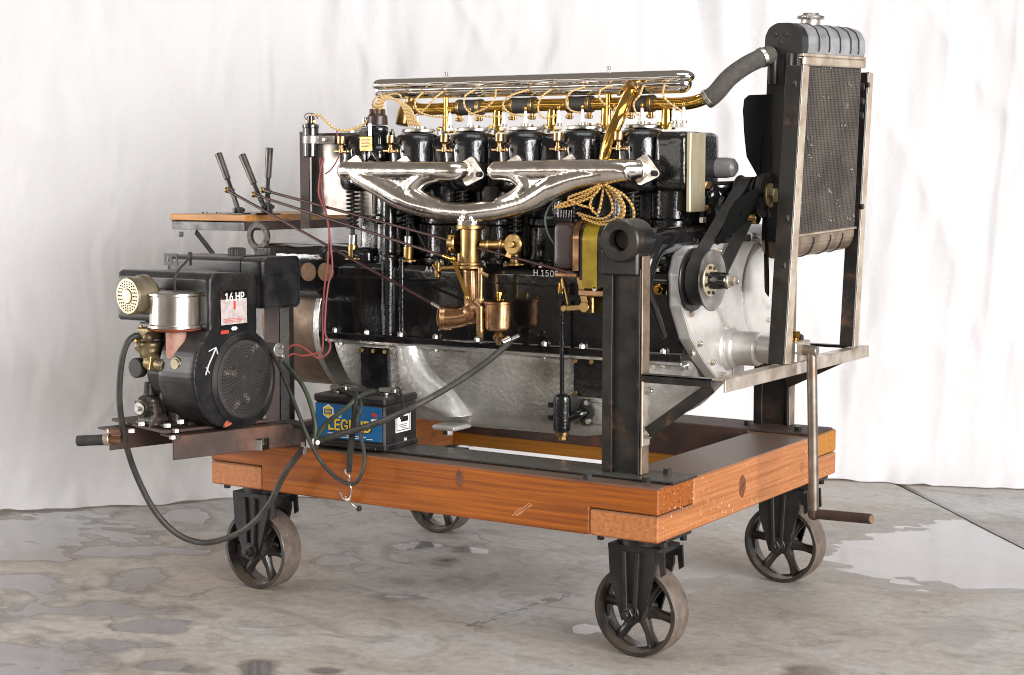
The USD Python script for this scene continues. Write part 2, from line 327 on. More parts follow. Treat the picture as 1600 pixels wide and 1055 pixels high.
# ================================================================ setting: wet concrete floor
fb = meshkit.fbm
def px_ell(px, py, rx, ry, amp):
    c = A(px, py, z=0)[:2]; a = A(px+rx, py, z=0)[:2]-c; b = A(px, py+ry, z=0)[:2]-c
    return c, np.linalg.inv(np.stack([a, b], 1)), amp
POOLS = [px_ell(*e) for e in [
    (60, 822, 120, 30, 1.15), (292, 806, 40, 13, 1.25), (225, 861, 120, 10, 1.2), (60, 865, 130, 16, 1.05), (40, 912, 110, 26, 1.05),
    (205, 905, 55, 20, 1.1), (120, 950, 170, 17, 1.1), (235, 977, 75, 9, 1.2), (60, 1030, 130, 40, 1.2), (190, 1008, 60, 12, 1.15), (265, 1040, 60, 9, .95),
    (1480, 862, 165, 52, 1.5), (1395, 868, 75, 40, 1.4), (1550, 905, 110, 18, 1.2), (532, 874, 34, 11, 1.2), (918, 981, 30, 12, 1.0),
    (650, 854, 34, 9, .8), (735, 858, 26, 7, .8), (575, 887, 26, 8, .78), (640, 905, 26, 7, .78), (700, 875, 30, 7, .76), (610, 932, 40, 9, .7),
    (1085, 895, 45, 13, .95), (1060, 920, 30, 8, .85), (405, 1046, 26, 18, 1.0), (510, 1047, 22, 5, .9), (1500, 988, 38, 12, .86), (1270, 1050, 40, 9, .85),
    (130, 905, 40, 9, -.9), (40, 885, 50, 8, -.8), (100, 945, 40, 6, -.7), (150, 880, 34, 7, -.7)]]
def relief(p):
    p = np.asarray(p, float); q3 = np.c_[p, np.zeros(len(p))]
    rag = 1.3*(fb(q3*[3.1, 3.4, 1]+3.3, 3, 5)-.5)+1.5*(fb(q3*[9, 14, 1]+7, 5, 8)-.5); n2 = fb(q3*[2.0, 2.6, 1]+9, 4, 2)-.5
    d = np.zeros(len(p))
    for i_, (c, Mi, a) in enumerate(POOLS):
        e = np.linalg.norm((p-c)@Mi.T, axis=1)-rag*(.55 if 11 <= i_ <= 13 else 1.35)
        k = a*np.clip(1.5-e, 0, 1)
        d = np.where(a > 0, np.maximum(d, k), d+k) if a > 0 else d+k
    return -.0030*np.clip(d, -.2, 1.5)+.0012*n2
J0, J1 = A(1405, 757, z=0)[:2], A(1600, 855, z=0)[:2]
jd = (J1-J0)/np.linalg.norm(J1-J0); jn = np.array([-jd[1], jd[0]])
FLOOR = thing('floor', 'worn stained concrete floor with wet patches', 'floor', kind='structure')
def slab(s0, s1, t0, t1, ds):
    S, T = np.arange(s0, s1+1e-6, ds), np.linspace(t0, t1, int(abs(t1-t0)/ds)+2)
    g = np.stack(np.meshgrid(S, T, indexing='ij'), -1).reshape(-1, 2); xy = J0+g[:, :1]*jd+g[:, 1:]*jn
    z = relief(xy); edge = np.minimum(np.abs(g[:, 1]-t0), np.abs(g[:, 1]-t1)); z = z-.004*np.exp(-edge/.006)
    nv, mv = len(S), len(T); i = np.arange(nv*mv).reshape(nv, mv)
    q = np.stack([i[:-1, :-1], i[1:, :-1], i[1:, 1:], i[:-1, 1:]], -1).reshape(-1, 4)
    v = np.c_[xy, z]; F = np.vstack([q[:, [0, 1, 2]], q[:, [0, 2, 3]]])
    for col in (i[:, 0], i[:, -1]):                      # side walls of the joint
        b = v[col]-[0, 0, .04]; k = len(v)+np.arange(len(col)); v = np.vstack([v, b])
        F = np.vstack([F, np.c_[col[:-1], col[1:], k[1:]], np.c_[col[:-1], k[1:], k[:-1]]])
    m = trimesh.Trimesh(v, F, process=False)
    if m.face_normals[0][2] < 0: m.invert()
    return m
CN = {
    'g': ('geometry', {}), 'p': ('principled_bsdf', {'roughness': .6}),
    'm1': ('mapping', {'scale': (1.0, 1.6, 1.0), 'rotation': (0, 0, .5)}),
    'na': ('noise_texture', {'scale': .75, 'detail': 5.0, 'roughness': .6, 'distortion': .6}), 'ra': ('rgb_ramp', {'ramp': [(.3, (.35, .29, .235)), (.5, (.43, .40, .365)), (.68, (.495, .50, .505))]}),
    'nb': ('noise_texture', {'scale': 3.2, 'detail': 9.0, 'roughness': .72, 'distortion': 1.4}), 'rb': ('map_range', {'from_min': .49, 'from_max': .70, 'clamp': True, 'to_max': .75}),
    'mb': ('mix_color', {'b': (.22, .195, .17)}),
    'nc': ('noise_texture', {'scale': 26.0, 'detail': 6.0, 'roughness': .75}), 'rc': ('map_range', {'from_min': .3, 'from_max': .7, 'to_min': .78, 'to_max': 1.14}),
    'mc': ('mix_color', {'blend_type': 'multiply', 'fac': 1.0, 'use_clamp': False}),
    'mpd': ('mapping', {'scale': (7.0, 1.6, 1.0), 'rotation': (0, 0, 1.0)}), 'nd': ('noise_texture', {'scale': 3.5, 'detail': 3.0, 'roughness': .5}), 'rd': ('map_range', {'from_min': .71, 'from_max': .75, 'clamp': True, 'to_max': .55}), 'md': ('mix_color', {'b': (.10, .09, .085)}),
    'ns': ('noise_texture', {'scale': 75.0, 'detail': 2.0}), 'rs': ('map_range', {'from_min': .755, 'from_max': .79, 'clamp': True, 'to_max': .8}), 'ms': ('mix_color', {'b': (.72, .71, .69)}),
    'vk': ('voronoi_texture', {'feature': 'distance_to_edge', 'scale': .62}), 'nk': ('noise_texture', {'scale': 2.2, 'detail': 6.0, 'roughness': .65}), 'sk': ('vector_math', {'math_type': 'multiply_add', 'vector2': (.55, .55, 0.0)}),
    'rk': ('map_range', {'from_min': .001, 'from_max': .0055, 'to_min': .75, 'to_max': 0.0, 'clamp': True}), 'mk': ('mix_color', {'b': (.13, .115, .10)}),
    'nm': ('noise_texture', {'scale': 1.3, 'detail': 2.0}), 'rm': ('map_range', {'from_min': .5, 'from_max': .62, 'clamp': True}), 'km': ('math', {'math_type': 'multiply'}),
    'sx': ('separate_xyz', {}), 'wz': ('map_range', {'from_min': -.0004, 'from_max': -.0022, 'clamp': True}),
    'wet': ('mix_color', {'blend_type': 'multiply', 'b': (.50, .47, .455), 'use_clamp': False}),
    'wr': ('map_range', {'to_min': .62, 'to_max': .22}),
    'bp': ('bump', {'strength': .35, 'distance': .004}), 'nbp': ('noise_texture', {'scale': 45.0, 'detail': 8.0, 'roughness': .7}),
}
CLK = [('g.position', 'm1.vector'), ('m1.vector', 'na.vector'), ('na.fac', 'ra.fac'), ('m1.vector', 'nb.vector'), ('nb.fac', 'rb.value'), ('ra.color', 'mb.a'), ('rb.result', 'mb.fac'),
    ('g.position', 'nc.vector'), ('nc.fac', 'rc.value'), ('mb.result', 'mc.a'), ('rc.result', 'mc.b'),
    ('g.position', 'mpd.vector'), ('mpd.vector', 'nd.vector'), ('nd.fac', 'rd.value'), ('mc.result', 'md.a'), ('rd.result', 'md.fac'),
    ('g.position', 'ns.vector'), ('ns.fac', 'rs.value'), ('md.result', 'ms.a'), ('rs.result', 'ms.fac'),
    ('g.position', 'nk.vector'), ('nk.color', 'sk.vector1'), ('g.position', 'sk.vector3'), ('sk.vector', 'vk.vector'), ('vk.distance', 'rk.value'),
    ('g.position', 'nm.vector'), ('nm.fac', 'rm.value'), ('rk.result', 'km.value1'), ('rm.result', 'km.value2'), ('ms.result', 'mk.a'), ('km.value', 'mk.fac'),
    ('g.position', 'sx.vector'), ('sx.z', 'wz.value'), ('mk.result', 'wet.a'), ('wz.result', 'wet.fac'), ('wet.result', 'p.base_color'),
    ('wz.result', 'wr.value'), ('wr.result', 'p.roughness'), ('g.position', 'nbp.vector'), ('nbp.fac', 'bp.height'), ('bp.normal', 'p.normal')]
MT['concrete'] = usdkit.material(stage, '/World/Looks/stained_concrete', CN, CLK, surface='p.BSDF')
part('concrete_slab', slab(-9.0, 4.6, -7.5, -.004, .022), 'concrete', FLOOR, smooth=True)
part('concrete_slab', slab(-9.0, 6.0, .004, 4.6, .035), 'concrete', FLOOR, smooth=True)
MT['jointdirt'] = mat('joint_dirt', (.05, .045, .04), .9)
part('joint_bed', trimesh.Trimesh([[-12, -9, -.03], [9, -9, -.03], [9, 9, -.03], [-12, 9, -.03]], [[0, 1, 2], [0, 2, 3]]), 'jointdirt', FLOOR)
CW = dict(CN); CW['wet'] = ('mix_color', {'blend_type': 'multiply', 'b': (.52, .52, .58), 'use_clamp': False}); CW['p'] = ('principled_bsdf', {'roughness': .25, 'coat_weight': 1.0, 'coat_roughness': .025, 'coat_ior': 1.5, 'specular_ior_level': .6})
MT['water'] = usdkit.material(stage, '/World/Looks/thin_water', CW, [l for l in CLK if l[1] not in ('p.normal', 'p.roughness')], surface='p.BSDF')   # shallow clear film: the wet concrete shows through its mirror
def pool(name, pxs, label):
    q = np.array([A(a, b, z=0) for a, b in pxs]); q[:, 2] = -.0021
    single(name, trimesh.Trimesh(q, [(0, k, k+1) for k in range(1, len(q)-1)]), 'water', label, 'puddle', kind='structure', smooth=False)
pool('puddle', [(-60, 1090), (480, 1090), (380, 770), (-60, 770)], 'thin pools of water spread over the floor in front of the sheet by the gas engine')
pool('puddle', [(1240, 960), (1700, 960), (1700, 909), (1441, 779), (1240, 779)], 'broad shallow puddle on the floor beyond the crank handle')
pool('puddle', [(486, 1090), (960, 1090), (960, 830), (405, 830)], 'small water spots on the floor under the timber cart')

# ================================================================ white sheet backdrop
FOOT = np.array([(-5.6, -1.9), (-4.25, -.25), (-3.6, .58), (-3.45, .80), (-3.0, 1.32), (-1.9, 2.33), (-.73, 3.33), (.09, 3.55), (.9, 3.95), (2.6, 4.9), (4.4, 5.6), (6.6, 5.9)])
fs_ = np.r_[0, np.cumsum(np.linalg.norm(np.diff(FOOT, axis=0), axis=1))]
def sheet(s0, s1, front, seed, top=3.0, lean=.0):
    ds = .016; S = np.arange(s0, s1, ds); Hh = np.r_[0, .008, .02, np.arange(.04, top, .022)]
    g, h = np.meshgrid(S, Hh, indexing='ij'); s, v = g.ravel(), h.ravel()
    c = np.c_[np.interp(s, fs_, FOOT[:, 0]), np.interp(s, fs_, FOOT[:, 1])]
    e = .25; dxy = np.c_[np.interp(s+e, fs_, FOOT[:, 0])-np.interp(s-e, fs_, FOOT[:, 0]), np.interp(s+e, fs_, FOOT[:, 1])-np.interp(s-e, fs_, FOOT[:, 1])]
    dxy /= np.linalg.norm(dxy, axis=1, keepdims=True); n = np.c_[dxy[:, 1], -dxy[:, 0]]      # towards the room
    o = np.zeros(len(s))
    def rid(a, b, cc, sd, p=1.6): return (1-np.abs(2*fb(np.c_[s*a+v*cc, v*b, s*0+sd*7.3], 2, sd)-1))**p
    warp = fb(np.c_[s*.8, v*.9, s*0], 3, seed+20)-.5
    o += .075*(fb(np.c_[s*1.3+v*.1+warp*.8, v*.22, s*0], 2, seed)-.5)                 # broad hang
    o += .085*(fb(np.c_[s*4.2-v*.35+warp*2, v*.4, s*0], 3, seed+1)-.5)+.026*(fb(np.c_[s*9-v*1.1+warp*4, v*.7, s*0+5], 3, seed+14)-.5)                # vertical folds
    o += .026*(rid(2.6, .7, 1.3, seed+2, 5)-.3)*(.4+fb(np.c_[s*.9, v*.8, s*0+4], 2, seed+9))          # slanting pulls
    o += .020*(rid(2.0, 1.0, -1.5, seed+3, 6)-.3)*(.3+fb(np.c_[s*.9, v*.8, s*0+9], 2, seed+5))
    o += .021*(rid(5.2, .32, -.5, seed+31, 3.5)-.35)*(.3+fb(np.c_[s*1.1, v*.6, s*0+6], 2, seed+33))+.009*(rid(9.5, .5, .8, seed+35, 4)-.3)*(.2+fb(np.c_[s*1.4, v*.9, s*0+1], 2, seed+37))
    o += .011*(fb(np.c_[s*10+warp*3, v*5, s*0+2], 4, seed+4)-.5)                           # creases
    for sc, w, am, sl, ph in GATHER:                                                  # gathered drops
        t = s-sc+sl*(top-.6-v); o += am*np.exp(-(t/w)**2)*np.cos(t*ph)*(.35+.65*np.clip(v/1.7, 0, 1))
    out = front+.02+o*np.clip(.25+v/.9, 0, 1)
    pud = .10+.22*np.clip((s-7.2)/1.8, 0, 1)+.03*np.sin(s*5+1)                        # lower hem sweeps out over the floor
    out += pud*np.exp(-v/(.10+.28*np.clip((s-7.6)/1.2, 0, 1)))-.26*np.clip((s-7.2)/1.8, 0, 1)-.08
    z = v+.004+.030*np.exp(-v/.05)*np.maximum(fb(np.c_[s*7, s*0, s*0], 2, seed+6)-.45, 0)
    ragged = .09*(fb(np.c_[s*5, s*0, s*0+3], 3, seed+8)-.5)*np.exp(-v/.09)+.03*(fb(np.c_[s*13, v*9, s*0+3], 3, seed+18)-.5)*np.exp(-v/.14)
    P_ = np.c_[c+n*(out+ragged)[:, None], np.maximum(z, .006)]
    a, b = len(S), len(Hh); i = np.arange(a*b).reshape(a, b)
    q = np.stack([i[:-1, :-1], i[1:, :-1], i[1:, 1:], i[:-1, 1:]], -1).reshape(-1, 4)
    return trimesh.Trimesh(P_, np.vstack([q[:, [0, 1, 2]], q[:, [0, 2, 3]]]), process=False)
MT['cloth'] = usdkit.material(stage, '/World/Looks/white_cotton_sheet', {
    'g': ('geometry', {}), 'd': ('principled_bsdf', {'base_color': (.72, .71, .715), 'roughness': .85, 'sheen_weight': .15, 'specular_ior_level': .2}), 't': ('translucent_bsdf', {'color': (.80, .77, .74)}), 'm': ('mix_closure', {'fac': .16}),
    'n': ('noise_texture', {'scale': 420.0, 'detail': 2.0}), 'n2': ('noise_texture', {'scale': 26.0, 'detail': 6.0, 'distortion': 1.5}), 'ad': ('math', {'math_type': 'multiply_add', 'value2': 3.0}), 'b': ('bump', {'strength': .35, 'distance': .0025})},
    [('g.position', 'n.vector'), ('g.position', 'n2.vector'), ('n2.fac', 'ad.value1'), ('n.fac', 'ad.value3'), ('ad.value', 'b.height'), ('b.normal', 'd.normal'), ('d.BSDF', 'm.closure1'), ('t.BSDF', 'm.closure2')], surface='m.closure')
def s_at(px):                                                                    # the hem under a photo column
    d = f_+r_*(px-800)/FPX; best = min(np.linspace(0, fs_[-1], 4000), key=lambda s: abs(np.cross(d[:2], np.array([np.interp(s, fs_, FOOT[:, 0]), np.interp(s, fs_, FOOT[:, 1])])-CAM[:2])))
    return best
SS = s_at(600); GATHER = [(s_at(1125), .20, .045, -.12, 24.0), (s_at(540), .10, .022, .04, 30.0), (s_at(1500), .25, .015, .25, 14.0)]
single('white_sheet', sheet(0, SS+.02, .045, 11), 'cloth', 'creased white cotton sheet hanging behind the control levers and gas engine', 'sheet', smooth=True)
single('white_sheet', sheet(SS-.25, fs_[-1], .0, 41), 'cloth', 'white cotton sheet hanging behind the big engine and radiator, swept out over the floor', 'sheet', smooth=True)

# ================================================================ timber cart on iron casters
L, W, ZB, H = 1.788, 1.404, .399, .165; ZT = ZB+H; BW, ZM = .235, ZB+.5*H
CART = thing('timber_cart', 'heavy orange-stained timber cart on four spoked iron casters', 'cart')
g_ = .0015
def lap(lo, up): return union([lo, up])
part('timber', lap(box(-L, 0, 0, BW, ZM+g_, ZT, .005), box(-L+BW+g_, -BW-g_, 0, BW, ZB, ZM+.02, .004)), 'woodx', CART, 'front timber with dark stains and pale scuff')
part('timber', lap(box(-L, 0, W-BW, W, ZM+g_, ZT, .005), box(-L+BW+g_, -BW-g_, W-BW, W, ZB, ZM+.02, .004)), 'woodgold', CART, 'yellower far timber')
part('timber', lap(box(-BW, 0, 0, W, ZB, ZM-g_, .005), box(-BW, 0, BW+g_, W-BW-g_, ZM-.02, ZT, .004)), 'woody', CART, 'end timber with round knot below the radiator')
part('timber', lap(box(-L, -L+BW, 0, W, ZB, ZM-g_, .005), box(-L, -L+BW, BW+g_, W-BW-g_, ZM-.02, ZT, .004)), 'woody', CART)
k0 = A(1160, 760, x=0)
def blot(r, seed, sy=1.0, rag=.5):
    t = np.linspace(0, 2*np.pi, 40, endpoint=False); k = 1+rag*(meshkit.fbm(np.c_[np.cos(t)*1.7, np.sin(t)*1.7, t*0+seed], 3, seed)-.5)*2
    return Polygon(np.c_[np.cos(t)*r*k, np.sin(t)*r*k*sy]).buffer(0)
part('knot', cat(prism(blot(.026, 3, 1.35, .25), k0, Y, Z, X, -.003, .0008)), 'knotwood', CART)
part('knot_heart', prism(blot(.010, 5, 1.5, .4), k0+V(0, .004, -.004), Y, Z, X, -.003, .0014), 'wooddark', CART)
fl = []
for i in range(240):
    q = V(0, rng.uniform(.03, 1.36)**1.0, ZB+.01+rng.random()**1.6*.15); s_ = rng.uniform(.0006, .0022)*(1.7 if rng.random() < .08 else 1)
    fl.append(prism(blot(s_, i, rng.uniform(.5, 1.6), .8).simplify(s_*.15), q, Y, Z, X, -.002, .0007))
part('paint_flecks', cat(*fl), 'fleck', CART, kind='stuff')
part('scuff', cat(*[bar(A(a, b, y=-.0003), A(c, d, y=-.0003), .0012, w, up=Z, b=.0002) for a, b, c, d, w in ((800, 806, 828, 786, .003), (806, 806, 831, 789, .005), (812, 804, 826, 793, .003), (803, 801, 815, 792, .002))]), 'scuff', CART)
k1 = A(717, 748, y=0); part('stain', prism(blot(.014, 12, 2.0, .5), k1, X, Z, -Y, -.003, .0008), 'knotwood', CART)
# steel plates on the timber tops
PL0, PL1 = .075, .30
part('steel_angle', cat(box(-L+.25, .012, PL0, BW-.002, ZT+.001, ZT+.010), box(-L+.25, -BW, BW+.001, BW+.009, ZT-.1, ZT+.0095)), 'darksteel', CART)
part('steel_angle', cat(box(-L+.25, .0, W-BW+.002, W-.035, ZT+.001, ZT+.010), box(-L+.25, -BW-.005, W-BW-.010, W-BW-.001, ZT-.112, ZT+.0095)), 'rust', CART)
for px, py, yy in [(1010, 752, None), (918, 747, None), (1043, 739, None), (1168, 663, None), (1247, 672, None)]:
    q = A(px, py, z=ZT+.012); part('bolt', hexbolt(q-Z*.003, Z, .026, .017), 'darksteel', CART)
def caster(cx, cy, label=None):
    fork_y = .062
    def leg(s):
        y0 = cy+s*fork_y; pl = Polygon([(-.082, .355), (.082, .355), (.082, .29), (.034, .12), (-.034, .12), (-.075, .25)])
        m = prism(pl, (cx, y0, 0), X, Z, Y, -.006, .006)
        for dx in (-.022, .026): m = cat(m, bar((cx+dx, y0+s*.010, .34), (cx+dx*.6, y0+s*.010, .135), .014, .016, up=Y))
        return cat(m, cyl((cx, y0-s*.004, .146), (cx, y0+s*.016, .146), .032, n=20))
    fk = cat(box(cx-.13, cx+.13, cy-.085, cy+.085, ZB-.016, ZB-.001), cyl((cx, cy, .352), (cx, cy, ZB-.014), .07), box(cx-.085, cx+.10, cy-.066, cy+.066, .338, .356, .003), leg(-1), leg(1),
             prism(Polygon([(.06, .33), (.11, .35), (.115, .28), (.10, .27), (.095, .315), (.06, .31)]), (cx, cy, 0), X, Z, Y, -.066, -.057), prism(Polygon([(.06, .33), (.11, .35), (.115, .28), (.10, .27), (.095, .315), (.06, .31)]), (cx, cy, 0), X, Z, Y, .057, .066))
    c = part('caster', fk, 'satin', CART, label)
    for sx in (-.11, .11):
        for sy in (-.065, .065): part('caster_bolt', hexbolt((cx+sx, cy+sy, ZB-.014), -Z, .022, .022), 'darksteel', c)
    R_, hw = .145, .047; zc = R_
    rim = lathe([(R_-.017, -hw), (R_-.006, -hw), (R_-.003, -hw+.004), (R_-.006, 0), (R_-.003, hw-.004), (R_-.006, hw), (R_-.017, hw), (R_-.022, .008), (R_-.022, -.008), (R_-.017, -hw)], (cx, cy, zc), Y, 64)
    pl = Point(0, 0).buffer(R_-.018, 48)
    for k in range(6):
        a = math.radians(60*k+22); hp = Polygon([(.050, -.012), (.050, .012), (.105, .036), (.118, .0), (.105, -.036)]).buffer(.010).buffer(-.004)
        pl = pl.difference(affinity.rotate(hp, math.degrees(a), origin=(0, 0)))
    web = prism(pl, (cx, cy, zc), X, Z, Y, -.009, .009)
    sp = []
    for k in range(6):
        a = math.radians(60*k+52); d = V(math.cos(a), 0, math.sin(a)); o = V(cx, cy, zc)
        sp.append(tube([o+d*.03, o+d*.075, o+d*.122], [.021, .015, .017], 10, 3, flat=1.0))
    hub = cyl((cx, cy-hw-.004, zc), (cx, cy+hw+.004, zc), .036, n=24, b=.006)
    part('wheel', cat(rim, web, hub, *sp), 'wheel', c)
    part('tread', lathe([(R_-.004, -hw+.0015), (R_, -hw+.008), (R_+.0012, 0), (R_, hw-.008), (R_-.004, hw-.0015)], (cx, cy, zc), Y, 64), 'tread', c, smooth=True)
    part('axle_nut', hexbolt((cx, cy-fork_y-.016, zc), -Y, .036, .018, .012), 'darksteel', c); part('axle_nut', hexbolt((cx, cy+fork_y+.016, zc), Y, .036, .018, .012), 'darksteel', c)
CY0, CY1 = .172, W-.115
caster(-.146, CY0, 'caster at the near corner under the lap joint'); caster(-1.70, CY0, 'caster at the gas engine end, hose hanging before it')
caster(-.146, CY1, 'caster behind the crank handle'); caster(-1.70, CY1, 'far caster half hidden under the cart')
# ================================================================ steel support frame on the cart
FR = thing('support_frame', 'dark welded steel posts and crossbar frame bolted on the cart timbers', 'steel frame')
px0, px1 = -.262, -.131
def channel(x0, x1, y0, y1, z0, z1):
    t = .008
    return cat(box(x0, x1, y0+.012, y0+.012+t, z0, z1, .001), box(x0, x0+t+.026, y0, y0+.0115, z0, z1, .001), box(x1-t, x1, y0-.001, y1, z0, z1, .001), box(x0, x0+t, y0+.0125+t, y1, z0, z1, .001))
part('post', channel(px0, px1, .120, .172, ZT+.011, 1.205), 'darksteel', FR, 'tall post nearest the magneto')
part('post_lit_side', box(px1+.0005, px1+.006, .124, .172, ZT+.012, 1.245, .001), 'litbrown', FR)  # thin strip over the post side, its lit tone painted in
part('post', channel(-.288, -.150, 1.305, 1.352, ZT+.011, 1.20), 'darksteel', FR, 'post at the far side behind the crank handle')
part('post_lit_side', box(-.1495, -.144, 1.306, 1.352, ZT+.012, 1.20, .001), 'litbrown', FR)
part('saddle', box(px0-.002, px1-.004, .108, .18, 1.185, 1.262, .006), 'darksteel', FR)
rc = A(970, 376, y=.10)
part('trunnion_ring', ring(rc+Y*-.012, rc+Y*.10, .066, .034, 40, .005), 'darksteel', FR)
part('trunnion_core', cyl(rc+Y*.02+V(.003, 0, .004), rc+Y*.3, .0325, n=24), 'darksteel', FR)
XB = .134
part('crossbar', cat(box(XB-.022, XB+.022, .118, 1.300, .884, .890, .001), box(XB+.0165, XB+.0225, .118, 1.300, .850, .8895, .001)), 'steel', FR)
part('rail', cat(box(px1+.007, XB-.0225, .120, .150, .882, .888, .001), box(px1+.007, XB-.0225, .120, .125, .862, .8875, .001)), 'darksteel', FR)
part('rail', box(-.143, XB-.0225, 1.27, 1.30, .878, .888, .001), 'darksteel', FR)
part('brace', bar(A(1012, 676, y=.135), V(XB-.03, .135, .862), .008, .036, up=Y*0+Z), 'darksteel', FR)
part('brace', bar((-.15, 1.29, .735), (XB-.03, 1.29, .862), .008, .036, up=Z), 'darksteel', FR)
part('brace_bracket', box(px1+.0065, px1+.013, .118, .165, .665, .865, .001), 'steel', FR)
for zz in (.70, .835): part('bolt', hexbolt((px1+.0135, .142, zz), X, .024, .014, .006), 'zinc', FR)
part('radiator_post', cat(bar(V(.126, .555, .892), V(.142, .622, 1.835), .006, .056, up=X), bar(V(.152, .580, .892), V(.168, .647, 1.835), .050, .006, up=X)), 'darksteel', FR, 'slanting angle iron post at the near side of the radiator')
part('radiator_post_lit_side', bar(V(.1556, .580, .892), V(.1716, .647, 1.835), .049, .001, up=X, b=.0003), 'litedge', FR)  # bright side of the angle iron painted as a separate pale strip
part('radiator_post', cat(bar(V(.110, 1.200, .892), V(.110, 1.290, 1.85), .006, .050, up=X), bar(V(.134, 1.222, .892), V(.134, 1.312, 1.85), .044, .006, up=X)), 'darksteel', FR, 'angle iron post at the far side of the radiator')
part('radiator_post_lit_side', bar(V(.1376, 1.222, .892), V(.1376, 1.312, 1.85), .043, .001, up=X, b=.0003), 'litedge', FR)
for (a, b, xx) in [(1240, 131, .172), (1228, 341, .166), (1223, 415, .164), (1355, 133, .139), (1346, 323, .139)]:
    part('bolt', hexbolt(A(a, b, x=xx), X, .018, .008), 'darksteel', FR)
bb = V(XB, .685, .891)
part('bearing_block', cat(box(XB-.03, XB+.03, .625, .745, .8905, .922, .004), box(XB-.03, XB+.03, .625, .745, .9225, .957, .004)), 'steel', FR)
part('oil_cup', cat(cyl((XB, .685, .957), (XB, .685, .968), .011, n=16), hexbolt((XB, .685, .968), Z, .030, .02)), 'brass', FR)
for yy in (.64, .73): part('bolt', hexbolt((XB, yy, .957), Z, .020, .014, .004), 'darksteel', FR)

# ---------------------------------------------------------------- starting crank
CK = thing('hand_crank', 'rusty pipe hand crank hanging down in front of the crossbar', 'crank handle')
c0 = V(.165, .685, .933); c1 = A(1268, 549, y=.685); c1 = V(c1[0], .685, c1[2]); c2 = A(1272, 803, y=.685)
part('shaft', cyl(c0-X*.08, c1+X*.02, .0175, n=20), 'crank', CK)
part('arm', cyl(c1+Z*.012, c2-Z*.004, .0165, n=20), 'crank', CK)
c3 = A(1362, 811, y=.66)
part('elbow', sphere(c2, .021), 'rust', CK)
part('handle_grip', cyl(c2, c3, .0165, n=20), 'rust', CK)
part('grip_end', cyl(c3-unit(c3-c2)*.002, c3+unit(c3-c2)*.001, .014, n=20, b=.0005), 'tan', CK)

# ================================================================ radiator
RD = thing('radiator', 'upright radiator with finned core and ribbed silver tanks', 'radiator')
a_, b_, g_ = -.046, .038, .034
Rz = np.array([[math.cos(a_), -math.sin(a_), 0], [math.sin(a_), math.cos(a_), 0], [0, 0, 1]]); Ry = np.array([[math.cos(b_), 0, math.sin(b_)], [0, 1, 0], [-math.sin(b_), 0, math.cos(b_)]])
Rx = np.array([[1, 0, 0], [0, math.cos(g_), -math.sin(g_)], [0, math.sin(g_), math.cos(g_)]])
RM = (Rz@Ry@Rx).T; RC = V(.12, .98, 1.589)                # rows: out of the face, across, up
def rl(n, t, z): return RC+n*RM[0]+t*RM[1]+z*RM[2]
def rbox(n0, n1, t0, t1, z0, z1, b=.002): return obox(rl((n0+n1)/2, (t0+t1)/2, (z0+z1)/2), RM, [(n1-n0)/2, (t1-t0)/2, (z1-z0)/2], b)
ct = np.linspace(-.236, .236, 44)
part('core_tubes', cat(*[rbox(-.06, -.0015, t-.0016, t+.0016, -.285, .285, .0005) for t in ct]), 'core', RD, kind='stuff')
def fin(z):
    w = .0016*math.sin(z*977)+.0009*math.sin(z*3301); sk = .0016*math.sin(z*411+1)
    return obox(rl(-.031, 0, z+w*.4), [RM[0], unit(RM[1]+RM[2]*sk), RM[2]], [.029+.0006*math.sin(z*6007), .240, .0009], .0003)
part('core_fins', cat(*[fin(z) for z in np.linspace(-.283, .283, 104)]), 'core', RD, kind='stuff')
sc_ = []
for (a, b, w, h) in [(1288, 106, 9, 3), (1296, 151, 12, 3), (1271, 214, 8, 5), (1270, 243, 4, 9), (1325, 131, 4, 8), (1254, 292, 8, 7), (1312, 322, 5, 9), (1262, 318, 6, 3), (1300, 300, 3, 6), (1330, 265, 3, 7), (1256, 205, 4, 3), (1283, 275, 5, 2), (1318, 196, 7, 2), (1335, 340, 4, 6), (1258, 254, 5, 6), (1275, 228, 6, 3), (1306, 345, 8, 3), (1328, 345, 3, 8)]:
    for k in range(4):
        q = A(a+rng.gauss(0, w*.45), b+rng.gauss(0, h*.45), x=.125); l = (q-RC)@RM.T
        sc_.append(obox(rl(.0008, l[1], l[2]), [RM[0], unit(RM[1]+RM[2]*rng.uniform(-.5, .5)), unit(RM[2]-RM[1]*.1)], [.0012, rng.uniform(.001, .006), rng.uniform(.0008, .003)], .0004))
part('bent_fins', cat(*sc_), 'bentfin', RD, 'pale bent and scuffed fin edges', kind='stuff')
part('core_back', rbox(-.068, -.05, -.238, .238, -.285, .285), 'rubber', RD)
for s in (-1, 1):
    part('side_plate', cat(rbox(-.115, -.006, min(s*.242, s*.25), max(s*.242, s*.25), -.31, .30), rbox(-.02, -.004, min(s*.226, s*.2415), max(s*.226, s*.2415), -.29, .285, .001),
                           *[cyl(rl(n, s*.250, .20), rl(n, s*.250, .30), .016, n=16) for n in (-.092, -.036)]), 'satin', RD)
def tank(z0, z1, t0, t1, top):
    d = 1 if top else -1
    pr = [(-.125, 0), (.004, 0), (.008, .02), (.006, .055), (-.008, .083), (-.035, .098), (-.085, .098), (-.112, .083), (-.125, .055)] if top else [(-.12, 0), (.004, 0), (.004, .03), (-.012, .062), (-.04, .076), (-.09, .076), (-.12, .05)]
    lo = min(p[0] for p in pr); rp = Polygon(pr).buffer(-.030, 10).buffer(.030, 10).union(Polygon(pr).intersection(sbox(-.2, 0, .1, .028)))
    pr = list(rp.exterior.coords)
    pl = rp.buffer(-.002).buffer(.002)
    return prism(pl, rl(0, 0, z0), RM[0], RM[2]*d, RM[1], t0, t1), pr
tk, pr = tank(.30, .40, -.205, .245, True)
